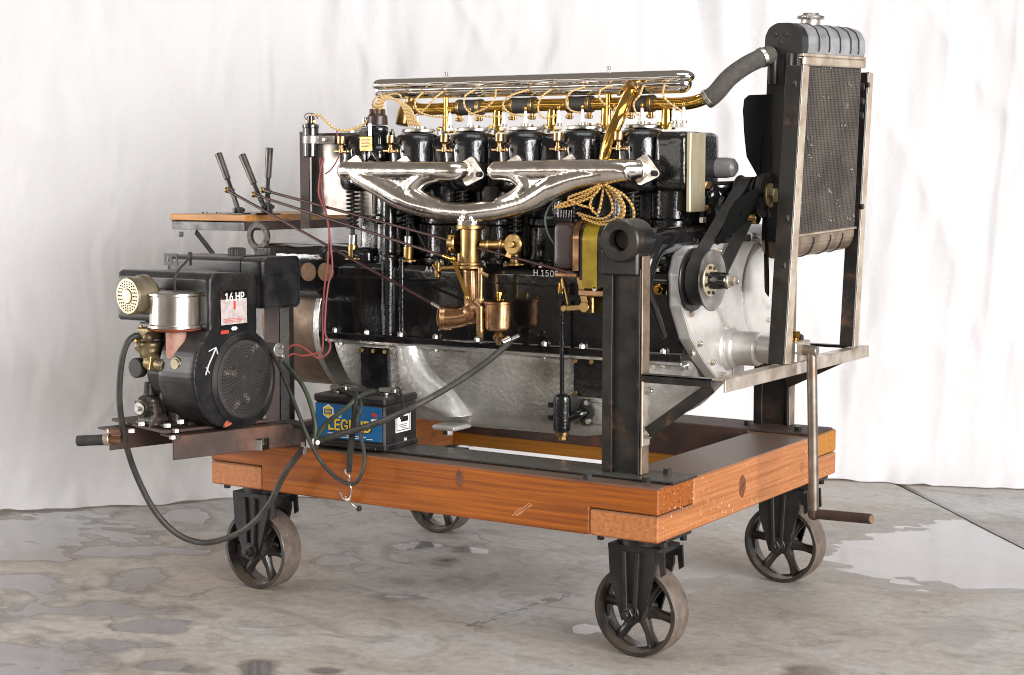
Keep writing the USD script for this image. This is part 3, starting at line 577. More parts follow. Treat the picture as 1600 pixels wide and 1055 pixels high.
part('top_tank', tk, 'tank', RD)
part('tank_end', tank(.2985, .4, -.252, -.206, True)[0], 'satin', RD)
for k, t in enumerate((-.125, -.045, .04, .125, .19)):
    off = Polygon(pr).buffer(.0025); part('tank_rib', prism(off.difference(Polygon(pr).buffer(-.004)).intersection(sbox(-.2, .008, .2, .3)), rl(0, 0, .30), RM[0], RM[2], RM[1], t-.003, t+.003), 'darksteel', RD)
part('tank_lip', cat(rbox(-.06, .011, -.245, .25, .291, .3005, .001), rbox(.000, .013, -.24, .248, .262, .2905, .004)), 'litedge', RD)
bt, prb = tank(-.292, 0, -.236, .225, False)
part('bottom_tank', bt, 'litbrown', RD)  # silver tank: brownish reflected light put into its colour
part('bottom_lip', rbox(-.06, .010, -.24, .235, -.2915, -.284, .002), 'litedge', RD)
for t in (-.10, .03, .13):
    part('tank_rib', prism(Polygon(prb).buffer(.0025).difference(Polygon(prb).buffer(-.004)).intersection(sbox(-.2, .008, .2, .3)), rl(0, 0, -.292), RM[0], -RM[2], RM[1], t-.003, t+.003), 'darksteel', RD)
nk = rl(-.055, -.065, .396)
part('filler_neck', cyl(nk, nk+RM[2]*.02, .032, n=28), 'galv', RD)
cap = cat(lathe([(0, 0), (.044, 0), (.046, .004), (.044, .010), (.028, .014), (.026, .020), (0, .021)], nk+RM[2]*.02, RM[2], 36), *[sphere(nk+RM[2]*.026+RM[1]*.048*math.cos(a)+RM[0]*.048*math.sin(a), .010, (1, 1, .55)) for a in (0, math.pi)])
part('filler_cap', cap, 'zinc', RD)
for q in ((-.07, -.249, .335), (-.05, -.249, .36), (-.09, -.249, .36)): part('rivet', cyl(rl(*q)-RM[1]*.006, rl(*q)-RM[1]*.001, .008, n=12), 'darksteel', RD)
for z in (.20, .15, .10): part('side_flute', cyl(rl(-.04, .250, z), rl(.004, .262, z), .012, n=14), 'satin', RD)
hs = [A(1103, 157, y=.58), A(1118, 146, y=.585), A(1140, 121, y=.61), A(1168, 101, y=.65), A(1196, 88, y=.70), A(1203, 86, y=.72)]
part('radiator_hose', tube(hs, .030, 18, 8), 'hosecloth', RD)
def clamp(p, d, r, m, par, w=.014):
    d = unit(d); c = ring(p-d*w/2, p+d*w/2, r+.0022, r-.002, 28, .001); a, u, _ = frame(d)
    k = p+a*(r+.006)-u*.0
    return part('hose_clamp', cat(c, bar(k-u*.012, k+u*.012, .010, .010), cyl(k-u*.02, k+u*.02, .0035, n=8)), m, par)
clamp(hs[0]*.75+hs[1]*.25, hs[1]-hs[0], .031, 'zinc', RD); clamp(A(1191, 90, y=.69), hs[4]-hs[3], .031, 'zinc', RD)
part('inlet_stub', cyl(A(1197, 88, y=.705), rl(-.10, -.12, .32), .026, n=20), 'satin', RD)
# ================================================================ six-cylinder engine
MT['creamface'] = mat('streaked_cream_face', (.50, .43, .29), .4, .45, col2=(.40, .33, .21), nscale=9, stretch=(4, 4, .7), bump=(30, .15, .004))
EN = thing('automobile_engine', 'long six-cylinder antique engine, black enamel with polished metal and brass', 'engine')
YC = .69; ZC0, ZC1 = .916, 1.185
pf = Polygon([(.44, ZC0), (.44, 1.150), (.452, 1.172), (.478, ZC1), (2*YC-.478, ZC1), (2*YC-.452, 1.172), (2*YC-.44, 1.150), (2*YC-.44, ZC0)])
part('crankcase', cat(prism(pf, (0, 0, 0), Y, Z, X, -1.63, -.145), box(-1.63, -.142, .418, 2*YC-.418, .892, .917, .004), box(-1.61, -.15, .436, .45, 1.118, 1.126, .003)), 'enamel', EN)
def rib(px, r, y=.44):
    x = A(px, 480, y=y)[0]; return cat(cyl((x, y+.004, .917), (x, y+.004, 1.19), r, n=20), sphere((x, y+.004, 1.19), r, sub=2))
part('crankcase_rib', rib(607, .027), 'castblack', EN); part('crankcase_rib', rib(627, .011), 'castblack', EN)
part('crankcase_stud', cat(cyl(A(608, 405, y=.46), A(608, 300, y=.46), .026, n=24), cyl(A(608, 412, y=.455), A(608, 398, y=.455), .036, n=24)), 'castblack', EN)
for px, py in [(523, 509), (573, 513), (625, 515), (680, 518), (745, 522), (850, 529), (909, 533), (1036, 541), (1082, 545)]:
    q = A(px, py, y=.428); q[2] = .917; part('nut', hexbolt(q, Z, .018, .014, .004), 'zinc', EN)
for px in [560, 608, 640, 690, 755, 790, 846, 900, 960, 1030]:
    q = A(px, 405, y=.468); q[2] = 1.178; part('nut', hexbolt(q, Z, .017, .013, .005), 'zinc', EN)
part('casting_mark', cat(lettering('H 1500', .021, A(833, 431, y=.4375), X*.985-Z*.01, Z, .001)), 'white', EN)
part('casting_mark', lettering('A4', .019, A(664, 425, y=.4375), X, Z, .001), 'white', EN)

# oil pan
def loft(secs, n=20):
    """secs: (x, half width at top, bottom z, squareness)"""
    zt = .8915; rows = []
    for x, hw, zb, sq in secs:
        th = np.linspace(0, np.pi, n); c, s = np.cos(th), np.sin(th)
        yy = YC-hw*np.sign(c)*np.abs(c)**sq; zz = zt-(zt-zb)*np.abs(s)**sq
        rows.append(np.c_[np.full(n, x), yy, zz])
    v = np.vstack(rows); f = []
    for i in range(len(rows)-1):
        for j in range(n-1):
            a = i*n+j; f += [(a, a+1, a+n+1), (a, a+n+1, a+n)]
    v = np.vstack([v, rows[0].mean(0), rows[-1].mean(0)]); c0, c1 = len(v)-2, len(v)-1; e = (len(rows)-1)*n
    for j in range(n):
        j2 = (j+1) % n; f += [(c0, j2, j), (c1, e+j, e+j2)]
    for i in range(len(rows)-1):
        a, b = i*n, i*n+n-1; f += [(a, a+n, b+n), (a, b+n, b)]
    m = trimesh.Trimesh(v, f, process=False); m.fix_normals(); return m
pan = loft([(-1.60, .225, .88, .5), (-1.585, .235, .80, .5), (-1.54, .24, .715, .4), (-1.46, .243, .66, .36), (-1.38, .245, .625, .34), (-1.28, .240, .605, .32), (-1.0, .240, .597, .28), (-.55, .240, .603, .28), (-.40, .238, .630, .32), (-.28, .235, .69, .38), (-.17, .228, .80, .45), (-.145, .22, .86, .5)])
def panel(rows, y0, bul, yb, nu=14):
    """a bulging casting: rows of (py, px left, px right) down its face"""
    rr = smoothpath([(a, b, c) for a, b, c in rows], 4); v = []
    for py, xl, xr in rr:
        for u in np.linspace(0, 1, nu):
            y = y0+.03*(1-math.sin(math.pi*min(max(u, .0), 1))**.6)-bul*math.sin(math.pi*u)**.8
            p = A(xl+(xr-xl)*u, py, y=y0); v.append(V(p[0], y, p[2]))
    n, m_ = len(rr), nu; i = np.arange(n*m_).reshape(n, m_)
    bk = [V(q[0], yb, q[2]) for q in v]; j = i+n*m_; F = []
    for a in range(n-1):
        for b in range(m_-1):
            F += [(i[a, b], i[a+1, b], i[a+1, b+1]), (i[a, b], i[a+1, b+1], i[a, b+1]), (j[a, b], j[a+1, b+1], j[a+1, b]), (j[a, b], j[a, b+1], j[a+1, b+1])]
    ed = [(i[0, b], i[0, b+1]) for b in range(m_-1)]+[(i[a, -1], i[a+1, -1]) for a in range(n-1)]+[(i[-1, b+1], i[-1, b]) for b in range(m_-1)][::-1]+[(i[a+1, 0], i[a, 0]) for a in range(n-1)][::-1]
    for a, b in ed: F += [(a, b, b+n*m_), (a, b+n*m_, a+n*m_)]
    m = trimesh.Trimesh(np.array(v+bk), F, process=False); m.fix_normals(); return m
part('oil_pan', blend([pan], .03, 4), 'pan', EN)
part('pan_foot', cat(panel([(541, 613, 648), (556, 614, 652), (575, 615, 662), (592, 617, 677), (606, 622, 694), (620, 632, 706), (634, 652, 716), (645, 680, 722), (652, 692, 726)], .415, .013, .50), box(-1.10, -1.005, .385, .50, .600, .618, .006)), 'foot', EN, 'bright flared casting on the pan side', smooth=50)
q = A(708, 660, y=.45); part('bolt', hexbolt(V(-1.06, .43, .604), -Z, .036, .026), 'zinc', EN)
part('pan_flange', box(-1.615, -.148, .432, 2*YC-.432, .8795, .8925, .002), 'castal', EN)
for px, py in [(531, 531), (606, 537), (680, 536), (850, 549), (910, 551), (1035, 561), (1075, 566)]:
    q = A(px, py, y=.45); q[2] = .879; part('nut', hexbolt(q, -Z, .017, .011), 'zinc', EN)
def cover(x0, x1, z0, z1, name='cover_plate'):
    part(name, box(x0, x1, .441, .452, z0, z1, .003), 'enamel', EN)
    part('cover_pad', box(x0-.012, x1+.012, .4515, .52, z0-.012, z1+.010, .004), 'castal', EN)
    for x in (x0+.012, (x0+x1)/2, x1-.012):
        for z in (z0+.012, z1-.012):
            if not (x == (x0+x1)/2 and z < (z0+z1)/2): part('bolt', hexbolt((x, .4415, z), -Y, .015, .010), 'brassdull', EN)
a, b = A(563, 541, y=.441), A(607, 606, y=.441); cover(a[0], b[0], .69, .868)
a, b = A(896, 558, y=.441), A(955, 624, y=.441); cover(a[0], b[0], b[2], a[2])
for z in (.735, .66): part('pan_seam', box(-1.0, -.36, .4515 if z > .7 else .462, .50, z-.002, z+.002, .001), 'castal', EN)

# flywheel housing and gearbox arm
part('flywheel_housing', lathe([(0, 0), (.20, 0), (.245, .012), (.252, .03), (.252, .26), (.262, .268), (.262, .30), (0, .30)], (-1.945, YC, .935), X, 64), 'rustdrum', EN)
part('housing_ring', ring((-1.662, YC, .935), (-1.636, YC, .935), .272, .20, 64), 'castal', EN)
arm = Polygon([(.425, 1.035), (.425, 1.20), (.45, 1.235), (2*YC-.45, 1.235), (2*YC-.425, 1.20), (2*YC-.425, 1.035)])
part('housing_cover', blend([prism(arm, (0, 0, 0), Y, Z, X, -1.95, -1.60), hull([V(-1.62, y, z) for y in (.43, .95) for z in (1.05, 1.24)]+[V(-1.43, y, z) for y in (.47, .9) for z in (1.1, 1.225)])], .03, 3), 'enamel', EN)
for px in (483, 510):
    q = A(px, 425, y=.425); part('round_plug', lathe([(0, 0), (.030, 0), (.034, .004), (.034, .012), (0, .012)], q+Y*.004, -Y, 28), 'tan', EN)

# cylinders
VX = [A(p, 250, y=.53)[0] for p in (566, 653, 737, 820, 910, 1002)]; BX = [A(p, 325, y=.57)[0] for p in (612, 696, 773, 860, 955, 1050)]
part('cylinder_block', blend([box(-1.60, -.155, .535, .72, 1.445, 1.632, .012), box(-1.60, -.16, .62, .78, 1.18, 1.46, .01)], .03, 3), 'castblack', EN)
for i, (vx, bx) in enumerate(zip(VX, BX)):
    sh = [lathe([(0, 0), (.055, 0), (.075, .012), (.083, .035), (.083, .16), (.080, .185), (.068, .205), (0, .212)], (vx, .528, 1.432), Z, 36)]
    if i == 5: sh.append(box(A(1030, 250, y=.455)[0]-.03, -.156, .468, .64, 1.438, 1.630, .016))
    else: sh.append(lathe([(0, 0), (.05, 0), (.060, .01), (.064, .03), (.064, .16), (.055, .19), (0, .2)], (bx, .575, 1.434), Z, 28))
    part('cylinder', blend(sh, .012, 6), 'castblack', EN)
    part('cylinder_foot', lathe([(0, 0), (.094, 0), (.094, .014), (.078, .02), (.072, .04), (.072, .13), (.080, .138), (.080, .16), (.072, .168), (.072, .27), (0, .27)], (bx, .575, 1.182), Z, 40), 'castblack', EN)
    q = V(vx, .545, 1.642); part('valve_cap', lathe([(0, 0), (.062, 0), (.066, .003), (.066, .010), (.060, .013), (.024, .013), (.022, .022), (0, .022)], q, Z, 36), 'zinc', EN)
    # valve spring, stem and tappet
    s0, s1 = V(vx, .470, 1.305), V(vx, .470, 1.435)
    part('valve_spring', helix(s0, s1, .021, .0033, 9), 'darksteel', EN)
    part('valve_stem', cat(cyl(s0-Z*.05, s1, .008, n=12), cyl(s0-Z*.008, s0, .024, n=20)), 'darksteel', EN)
    part('tappet', cyl((vx, .470, 1.235), (vx, .470, 1.275), .016, n=18), 'zinc', EN)
    part('tappet_guide', cat(lathe([(0, 0), (.030, 0), (.030, .007), (.019, .010), (.019, .05), (.016, .056), (0, .056)], (vx, .470, 1.183), Z, 20), bar((vx-.04, .47, 1.187), (vx+.04, .47, 1.187), .03, .008)), 'brassdull', EN)
    # port boss and priming cup
    cx_ = A((542, 619, 703, 789, 880, 975)[i], 232, y=.45)[0]
    part('port_boss', blend([box(cx_-.026, cx_+.030, .440, .56, 1.475, 1.606, .012)], .014, 5), 'enamel', EN)
    qc = V(cx_-.008, .428, 1.585)
    part('priming_cup', cat(lathe([(0, 0), (.006, 0), (.007, .012), (.015, .02), (.016, .045), (.012, .045), (.010, .024), (0, .022)], qc, Z, 18), cyl(qc-Z*.016, qc+Z*.002, .010, n=14), bar(qc+V(-.03, -.004, -.008), qc+V(.03, -.004, -.010), .008, .008), sphere(qc+V(.03, -.004, -.010), .009), cyl(qc-Z*.008, qc+V(0, .03, -.008), .007, n=12)), 'bronze', EN)
part('front_plate', box(-.1555, -.140, .466, .575, 1.372, 1.625, .003), 'creamface', EN)  # cream plate with vertical streaks over the end of the black block
part('casting_mark', tube([A(1052, 268, y=.4665)+V(.011*math.cos(a), 0, .018*math.sin(a)) for a in np.linspace(0, 2*math.pi, 17)], .0016, 6, smooth=False), 'enamel', EN)

# intake manifold
ym = .375
def pm(*pl, y=ym): return [A(a, b, y=(c[0] if c else y)) for a, b, *c in pl]
man = [tube(pm((541, 267), (600, 268), (660, 268), (705, 268), (728, 267, .415)), [.034, .036, .035, .034, .030], 18),
       tube(pm((775, 268), (830, 267), (900, 266), (970, 266), (1003, 265, .415)), [.034, .035, .036, .036, .031], 18),
       tube(pm((556, 272), (590, 288), (630, 311), (670, 325), (705, 331), (735, 333)), [.034, .042, .043, .036, .035, .037], 18),
       tube(pm((985, 268), (915, 277), (868, 293), (828, 315), (785, 327), (735, 333)), [.034, .040, .046, .040, .036, .037], 18),
       tube(pm((690, 270), (662, 277), (645, 296), (660, 313), (690, 325)), [.032, .033, .034, .033, .03], 16),
       tube(pm((775, 268), (805, 272), (822, 290), (808, 308), (780, 322)), [.033, .034, .034, .032, .03], 16),
       hull(np.vstack([sphere(A(a, b, y=ym+.010), r-.004, (1, 1, 1)).vertices for a, b, r in ((590, 272, .036), (636, 274, .036), (645, 292, .036), (636, 304, .036), (605, 288, .038))])),
       hull(np.vstack([sphere(A(a, b, y=ym+.010), r-.004, (1, 1, 1)).vertices for a, b, r in ((925, 270, .037), (830, 274, .036), (826, 294, .036), (838, 303, .036), (880, 284, .039))])),
       sphere(A(541, 267, y=ym), .0345), sphere(A(777, 268, y=ym), .0345),
       cyl(A(736, 330, y=ym), A(736, 345, y=ym), .036, n=24)]
part('intake_manifold', blend(man, .008, 40), 'polish', EN)
def flange(px, py, y=.418, front=True):
    c = A(px, py, y=y); pl = Polygon([(-.062, -.004), (-.004, .048), (.004, .048), (.062, .004), (.062, -.004), (.004, -.048), (-.004, -.048), (-.062, .004)]).buffer(-.012).buffer(.014)
    part('manifold_flange', prism(affinity.rotate(pl, -14), c, X, Z, Y, -.008, .008), 'polish', EN)
    part('port', cyl(c+Y*.006, c+Y*.07, .034, n=24), 'polish', EN)
    if front:
        for s in (-1, 1):
            b_ = c+X*s*.042-Z*s*.010-Y*.008; part('bolt', hexbolt(b_, -Y, .019, .010), 'darksteel', EN)
for a in ((735, 268), (1006, 266)): flange(*a)
for a in ((556, 265), (632, 266), (806, 266), (890, 265)): flange(*a, front=False)
part('manifold_foot', cat(cyl(A(735, 344, y=ym), A(735, 352, y=ym), .047, n=32), *[hexbolt(A(735, 344, y=ym)+V(.036*math.cos(t), .036*math.sin(t), 0), Z, .014, .014) for t in (3.6, 4.3, 5.4)]), 'chrome', EN)

# carburettor
yc = .375
CB = part('carburettor', blend([cyl(A(735, 357, y=yc), A(735, 411, y=yc), .034, n=28), cyl(A(735, 420, y=yc), A(737, 478, y=yc), .026, n=28), sphere(A(738, 490, y=yc), .040, sub=3),
                               tube([A(738, 490, y=yc), A(722, 495, y=yc-.01), A(700, 497, y=yc-.02)], [.036, .037, .040], 20), cyl(A(735, 470, y=yc), A(770, 500, y=yc-.01), .02)], .008, 8), 'copper', EN)
part('flange', cat(cyl(A(735, 352, y=yc), A(735, 358, y=yc), .050, n=32), cyl(A(735, 410, y=yc), A(735, 414.5, y=yc), .045, n=32), cyl(A(735, 415, y=yc), A(735, 420, y=yc), .050, n=32)), 'brassdull', CB)
part('upper_barrel', cyl(A(735, 357.5, y=yc), A(735, 410.5, y=yc), .0355, n=32), 'brassdull', CB)
tf = A(692, 497, y=yc-.025); td = unit(V(-.8, -.6, .02))
part('choke_throat', cat(cyl(tf-td*.035, tf+td*.012, .043, n=32, b=.006), ring(tf+td*.004, tf+td*.0145, .0445, .037, 32)), 'copper', CB)
part('choke_butterfly', cat(cyl(tf+td*.012, tf+td*.0135, .036, n=28, b=.0004), tube([tf+td*.016+V(0, 0, .03), tf+td*.018, tf+td*.016-V(0, 0, .026)], .004, 8), bar(tf+td*.016, tf+td*.016+V(.06, -.02, 0), .006, .006)), 'bronze', CB)
fbw = A(780, 516, y=yc-.02)
part('float_bowl', lathe([(0, 0), (.040, 0), (.046, .006), (.047, .012), (.047, .088), (.050, .090), (.050, .097), (.046, .100), (.02, .104), (0, .105)], fbw, Z, 40), 'copper', CB)
part('bowl_cap', cat(cyl(fbw+Z*.10, fbw+Z*.122, .008, n=14), hexbolt(fbw+V(0, 0, .118), Z, .015, .012), cyl(fbw+V(.03, -.02, .097), fbw+V(.03, -.02, .107), .006, n=10)), 'brass', CB)
part('bowl_drain', lathe([(0, 0), (.010, 0), (.012, .012), (.019, .018), (.022, .03), (.016, .044), (.012, .05), (0, .05)], fbw-Z*.05, Z, 20), 'bronze', CB)
jt = A(751, 424, y=yc-.045); jb = A(751, 518, y=yc-.045)
part('jet_tube', cat(cyl(jt+Z*.012, A(751, 470, y=yc-.045), .010, n=14), cyl(A(750, 478, y=yc-.045), jb, .015, n=18), hexbolt(A(750, 470, y=yc-.045)-Z*.008, Z, .024, .018), cyl(jb-Z*.022, jb, .012, .015, n=16), bar(jt+V(.0, -.004, 0), jt+V(.035, -.004, -.016), .012, .012)), 'bronze', CB)
sa = A(753, 383, y=yc); sb_ = A(795, 382, y=yc-.005)
part('air_branch', cat(cyl(sa, sb_, .017, n=24), cyl(sa+X*.02, sa+X*.035, .022, n=24), cyl(sb_-X*.035, sb_-X*.022, .021, n=24)), 'brassdull', CB)
sw = A(802, 382, y=yc-.02); part('air_wheel', cat(cyl(sw+Y*.016, sw-Y*.008, .035, n=32, b=.004), cyl(sw-Y*.006, sw-Y*.018, .012, n=16), bar(sw+V(-.014, .006, -.02), sw+V(-.022, .0, -.045), .018, .02)), 'brassdull', CB)
sl = A(711, 380, y=yc); part('left_flange', cat(cyl(sl-X*.014, sl+X*.016, .036, n=32, b=.003), *[hexbolt(sl+V(.004, -.028, dz), -Y, .012, .01) for dz in (-.018, .018)]), 'brassdull', CB)
ta = A(684, 420, y=yc-.01); part('petcock', cat(cyl(ta, A(714, 418, y=yc-.005), .009, n=12), cyl(ta-Z*.022, ta+Z*.022, .012, n=12), bar(ta+V(-.012, -.008, .016), ta+V(.012, -.008, -.018), .02, .006), sphere(ta-Z*.026, .010), sphere(ta+Z*.02, .010)), 'brassdull', CB)
part('throttle_lever', cat(bar(A(708, 405, y=yc-.052), A(731, 466, y=yc-.052), .004, .016, up=X), sphere(A(708, 405, y=yc-.055), .010), sphere(A(731, 466, y=yc-.055), .008)), 'brass', CB)

# magneto
ymg = .40
MG = part('magneto', blend([box(A(868, 400, y=ymg-.03)[0], A(903, 400, y=ymg-.03)[0], ymg-.05, ymg+.06, 1.178, 1.338, .008)], .02, 3), 'brownplastic', EN, 'boxy dark magneto beside the coiled yellow wires')
part('terminal_box', cat(box(A(872, 340, y=ymg)[0], A(900, 340, y=ymg)[0], ymg-.03, ymg+.03, 1.335, 1.352, .004), *[cyl((A(p, 335, y=ymg)[0], ymg-.01, 1.35), (A(p, 335, y=ymg)[0], ymg-.01, 1.378), .008, n=12) for p in (878, 886, 894)]), 'enamel', MG)
ma = A(905, 400, y=ymg); 
def arch(x0, x1, ro, ri, zb, m, nm, yy=ymg, ztop=None):
    zc = (ztop or 1.345)-ro
    pl = unary_union([Point(0, 0).buffer(ro, 24).intersection(sbox(-1, 0, 1, 1)), sbox(-ro, zb-zc, ro, .001)]).difference(unary_union([Point(0, 0).buffer(ri, 24).intersection(sbox(-1, 0, 1, 1)), sbox(-ri, zb-zc-.01, ri, .001)]))
    part(nm, prism(pl, (0, yy, zc), Y, Z, X, x0, x1), m, MG)
xa = lambda p: A(p, 400, y=ymg-.055)[0]
arch(xa(898), xa(907), .068, .050, 1.18, 'copper', 'copper_arch', ztop=1.352)
arch(xa(907.5), xa(912), .064, .03, 1.15, 'darksteel', 'magnet')
arch(xa(936), xa(948), .064, .03, 1.13, 'darksteel', 'magnet')
arch(xa(912.5), xa(935.5), .066, .04, 1.125, 'strap', 'magnet_strap')
part('magneto_body', box(xa(906), xa(950), ymg-.036, ymg+.04, 1.12, 1.30, .006), 'enamel', MG)
part('magneto_base', cat(box(xa(904), xa(950), ymg-.06, ymg+.06, 1.098, 1.120, .004), box(xa(868), xa(903), ymg-.062, ymg+.06, 1.158, 1.172, .003)), 'copper', MG)
part('base_screw', hexbolt(A(930, 452, y=ymg-.06), -Y, .016, .006), 'zinc', MG)
# timing linkage below the magneto
yl = .36
lk = A(915, 480, y=yl)
part('timing_lever', cat(bar(A(905, 428, y=yl), lk, .008, .024, up=X), bar(lk, A(882, 482, y=yl), .010, .018, up=Z), cyl(lk+Y*.012, lk-Y*.012, .018, n=20), box(lk[0]-.004, lk[0]+.022, yl+.01, yl+.09, lk[2]-.022, lk[2]+.035, .004), cyl(A(882, 482, y=yl)-Y*.008, A(882, 482, y=yl)+Y*.008, .011, n=16)), 'brassdull', EN)
part('timing_link', cat(cyl(A(877, 423, y=yl+.01), A(888, 477, y=yl), .005, n=10), cyl(A(879, 436, y=yl+.01), A(882, 452, y=yl+.006), .008, n=10)), 'brassdull', EN)
# oil filler rod, oil strainer
yo = .405
part('oil_rod', cat(cyl(A(878, 470, y=yo), A(878, 618, y=yo), .0075, n=12), cyl(A(877, 446, y=yo), A(877, 462, y=yo), .011, n=14)), 'enamel', EN)
part('rod_collar', cyl(A(877, 441, y=yo), A(877, 459, y=yo), .0115, n=14), 'brass', EN)
ct_, cb_ = A(878, 614, y=yo), A(878, 675, y=yo)
OS = part('oil_strainer', lathe([(0, 0), (.024, 0), (.029, .006), (.030, .02), (.030, .112), (.024, .124), (.012, .13), (0, .13)], cb_, Z, 28), 'castblack', EN)
part('strainer_drain', cat(cyl(cb_-Z*.012, cb_+Z*.002, .024, n=24), hexbolt(cb_-Z*.012, -Z, .026, .016)), 'brassdull', OS)
part('strainer_pipe', cat(tube([A(885, 655, y=yo+.01), A(903, 648, y=yo+.02), A(912, 645, y=yo+.04)], .018, 14), prism(Point(0, 0).buffer(.03).union(Polygon([(-.012, .045), (.012, .045), (.03, 0), (.012, -.045), (-.012, -.045), (-.03, 0)])), A(915, 644, y=yo+.04), X, Z, Y, -.004, .008)), 'castblack', OS)
part('strainer_pad', blend([hull([*prism(Polygon([(-.012, .052), (.014, .052), (.036, 0), (.014, -.052), (-.012, -.052), (-.036, 0)]), A(917, 644, y=yo+.055), X, Z, Y, 0, .01).vertices, *(A(960, 640, y=.50)+V(0, 0, d) for d in (-.03, .03)), *(A(930, 640, y=.52)+V(0, 0, d) for d in (-.06, .06))])], .015, 8), 'castal', EN)
for a_p in ((919, 629), (921, 658), (863, 633), (863, 653)): part('bolt', hexbolt(A(*a_p, y=yo+.032), -Y if a_p[0] > 900 else -X, .018, .014), 'zinc' if a_p[0] > 900 else 'enamel', OS)

# timing cover at the front
half = [(.40, 1.268), (.352, 1.236), (.326, 1.18), (.336, 1.08), (.405, .972), (.499, .892), (.60, .824), (.69, .80)]
ot = Polygon(half+[(2*YC-y, z) for y, z in half[::-1][1:]]).buffer(-.02).buffer(.02)
xcv = -.100
part('timing_cover', cat(prism(ot, (0, 0, 0), Y, Z, X, xcv-.042, xcv-.003), prism(ot.buffer(-.004), (0, 0, 0), Y, Z, X, xcv-.0031, xcv)), 'coveral', EN)
cvr = [lathe([(0, 0), (.185, 0), (.165, .010), (.10, .013), (0, .013)], (xcv-.004, .955, 1.10), X, 48), lathe([(0, 0), (.08, 0), (.055, .018), (.05, .02), (0, .02)], (xcv-.004, .985, 1.09), X, 36),
       lathe([(0, 0), (.082, 0), (.068, .010), (.062, .016), (0, .016)], (xcv-.004, .69, .92), X, 40),
       hull([V(xcv-.004, .66, .99), V(xcv-.004, .56, 1.07), V(xcv+.016, .655, .99), V(xcv+.016, .58, 1.07), V(xcv-.004, .70, .99), V(xcv-.004, .60, 1.09)])]
part('cover_boss', blend(cvr, .012, 10), 'coveral', EN)
part('cover_gasket', prism(ot.buffer(.004), (0, 0, 0), Y, Z, X, xcv-.048, xcv-.0425), 'enamel', EN)
for px, py in [(1078, 491), (1091, 537), (1111, 566), (1128, 586), (1184, 384), (1121, 392), (1197, 500)]:
    part('bolt', hexbolt(A(px, py, x=xcv), X, .019, .012, .004), 'steel', EN)
part('crank_boss', lathe([(0, 0), (.066, 0), (.066, .016), (.060, .02), (.057, .024), (.057, .095), (.052, .102), (.046, .104), (.046, .15), (.040, .155), (0, .155)], (xcv+.006, .695, .921), X, 44), 'coveral', EN)
part('name_plate', box(xcv, xcv+.004, .715, .80, .83, .858, .001), 'galv', EN)
pc = V(-.028, .395, 1.162)
PU = part('fan_drive_pulley', lathe([(.045, -.008), (.094, 0), (.097, .002), (.097, .006), (.094, .007), (.062, .001), (.052, -.004), (.045, -.004), (.045, -.008)], pc, X, 56), 'pulleysteel', EN)
part('pulley_back', cat(cyl(pc-X*.066, pc-X*.058, .100, n=56), cyl(pc-X*.058, pc-X*.006, .072, n=40)), 'darksteel', PU)
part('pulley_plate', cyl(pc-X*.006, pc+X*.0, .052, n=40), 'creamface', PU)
for k in range(8):
    a = k*math.pi/4+.3; part('bolt', hexbolt(pc+V(.000, .042*math.cos(a), .042*math.sin(a)), X, .011, .006), 'darksteel', PU)
part('pulley_hub', cyl(pc, pc+X*.058, .028, .026, n=28, b=.003), 'enamel', PU)
part('pulley_nut', cat(cyl(pc+X*.055, pc+X*.066, .022, n=24), hexbolt(pc+X*.066, X, .030, .02), cyl(pc+X*.084, pc+X*.098, .009, n=14)), 'steel', PU)
# fan, bracket and belt
fc = V(.005, .725, 1.425); FN = part('fan', cat(cyl(fc-X*.012, fc+X*.006, .075, n=40, b=.004), ring(fc+X*.004, fc+X*.012, .074, .06, 40)), 'satin', EN)
part('fan_hub', cat(cyl(fc+X*.006, fc+X*.02, .04, n=28), hexbolt(fc+X*.02, X, .045, .018)), 'carbmetal', FN)
for k in range(4):
    an = math.radians(94+90*k+(12 if k == 1 else 0)); d = V(0, math.cos(an), math.sin(an)); w = V(0, -math.sin(an), math.cos(an)); tw = -.5
    wv = unit(w*math.cos(tw)+X*math.sin(tw)); pts = []; n_ = np.cross(d, wv)
    for t, hw in ((.05, .022), (.09, .045), (.13, .074), (.20, .082), (.28, .086), (.315, .080), (.327, .062)):
        for s in (-1, 1):
            for e in (-.0012, .0012): pts.append(fc+d*t+wv*s*hw+n_*(e+.25*(t-.05)**2*0))
    part('fan_blade', hull(pts), 'blade', FN)
    part('blade_spider', hull([fc+d*.04+wv*s*.026+n_*e for s in (-1, 1) for e in (-.004, .005)]+[fc+d*.20+wv*s*.010+n_*e for s in (-1, 1) for e in (-.003, .004)]), 'blade', FN)
fp = V(-.052, .725, 1.425)
part('fan_pulley', cat(lathe([(0, -.035), (.066, -.035), (.066, -.030), (.052, -.026), (.052, .026), (.066, .030), (.066, .035), (0, .035)], fp, X, 40), cyl(fp-X*.07, fp-X*.03, .03, n=24)), 'satin', EN)
part('fan_shaft', cyl(fp-X*.10, fp-X*.03, .018, n=20), 'brassdull', EN); part('shaft_plug', cyl(A(1180, 340, x=-.03)-X*.02, A(1180, 340, x=-.03)+X*.012, .022, n=20), 'brassdull', EN)
def belt(c0, r0, c1, r1, x0, x1, th=.007):
    p0, p1 = Point(*c0).buffer(r0, 40), Point(*c1).buffer(r1, 40); o = unary_union([p0, p1]).convex_hull
    return prism(o.buffer(th).difference(o), (0, 0, 0), Y, Z, X, x0, x1)
part('fan_belt', belt((pc[1], pc[2]), .074, (fp[1], fp[2]), .053, -.080, -.036), 'rubber', EN)
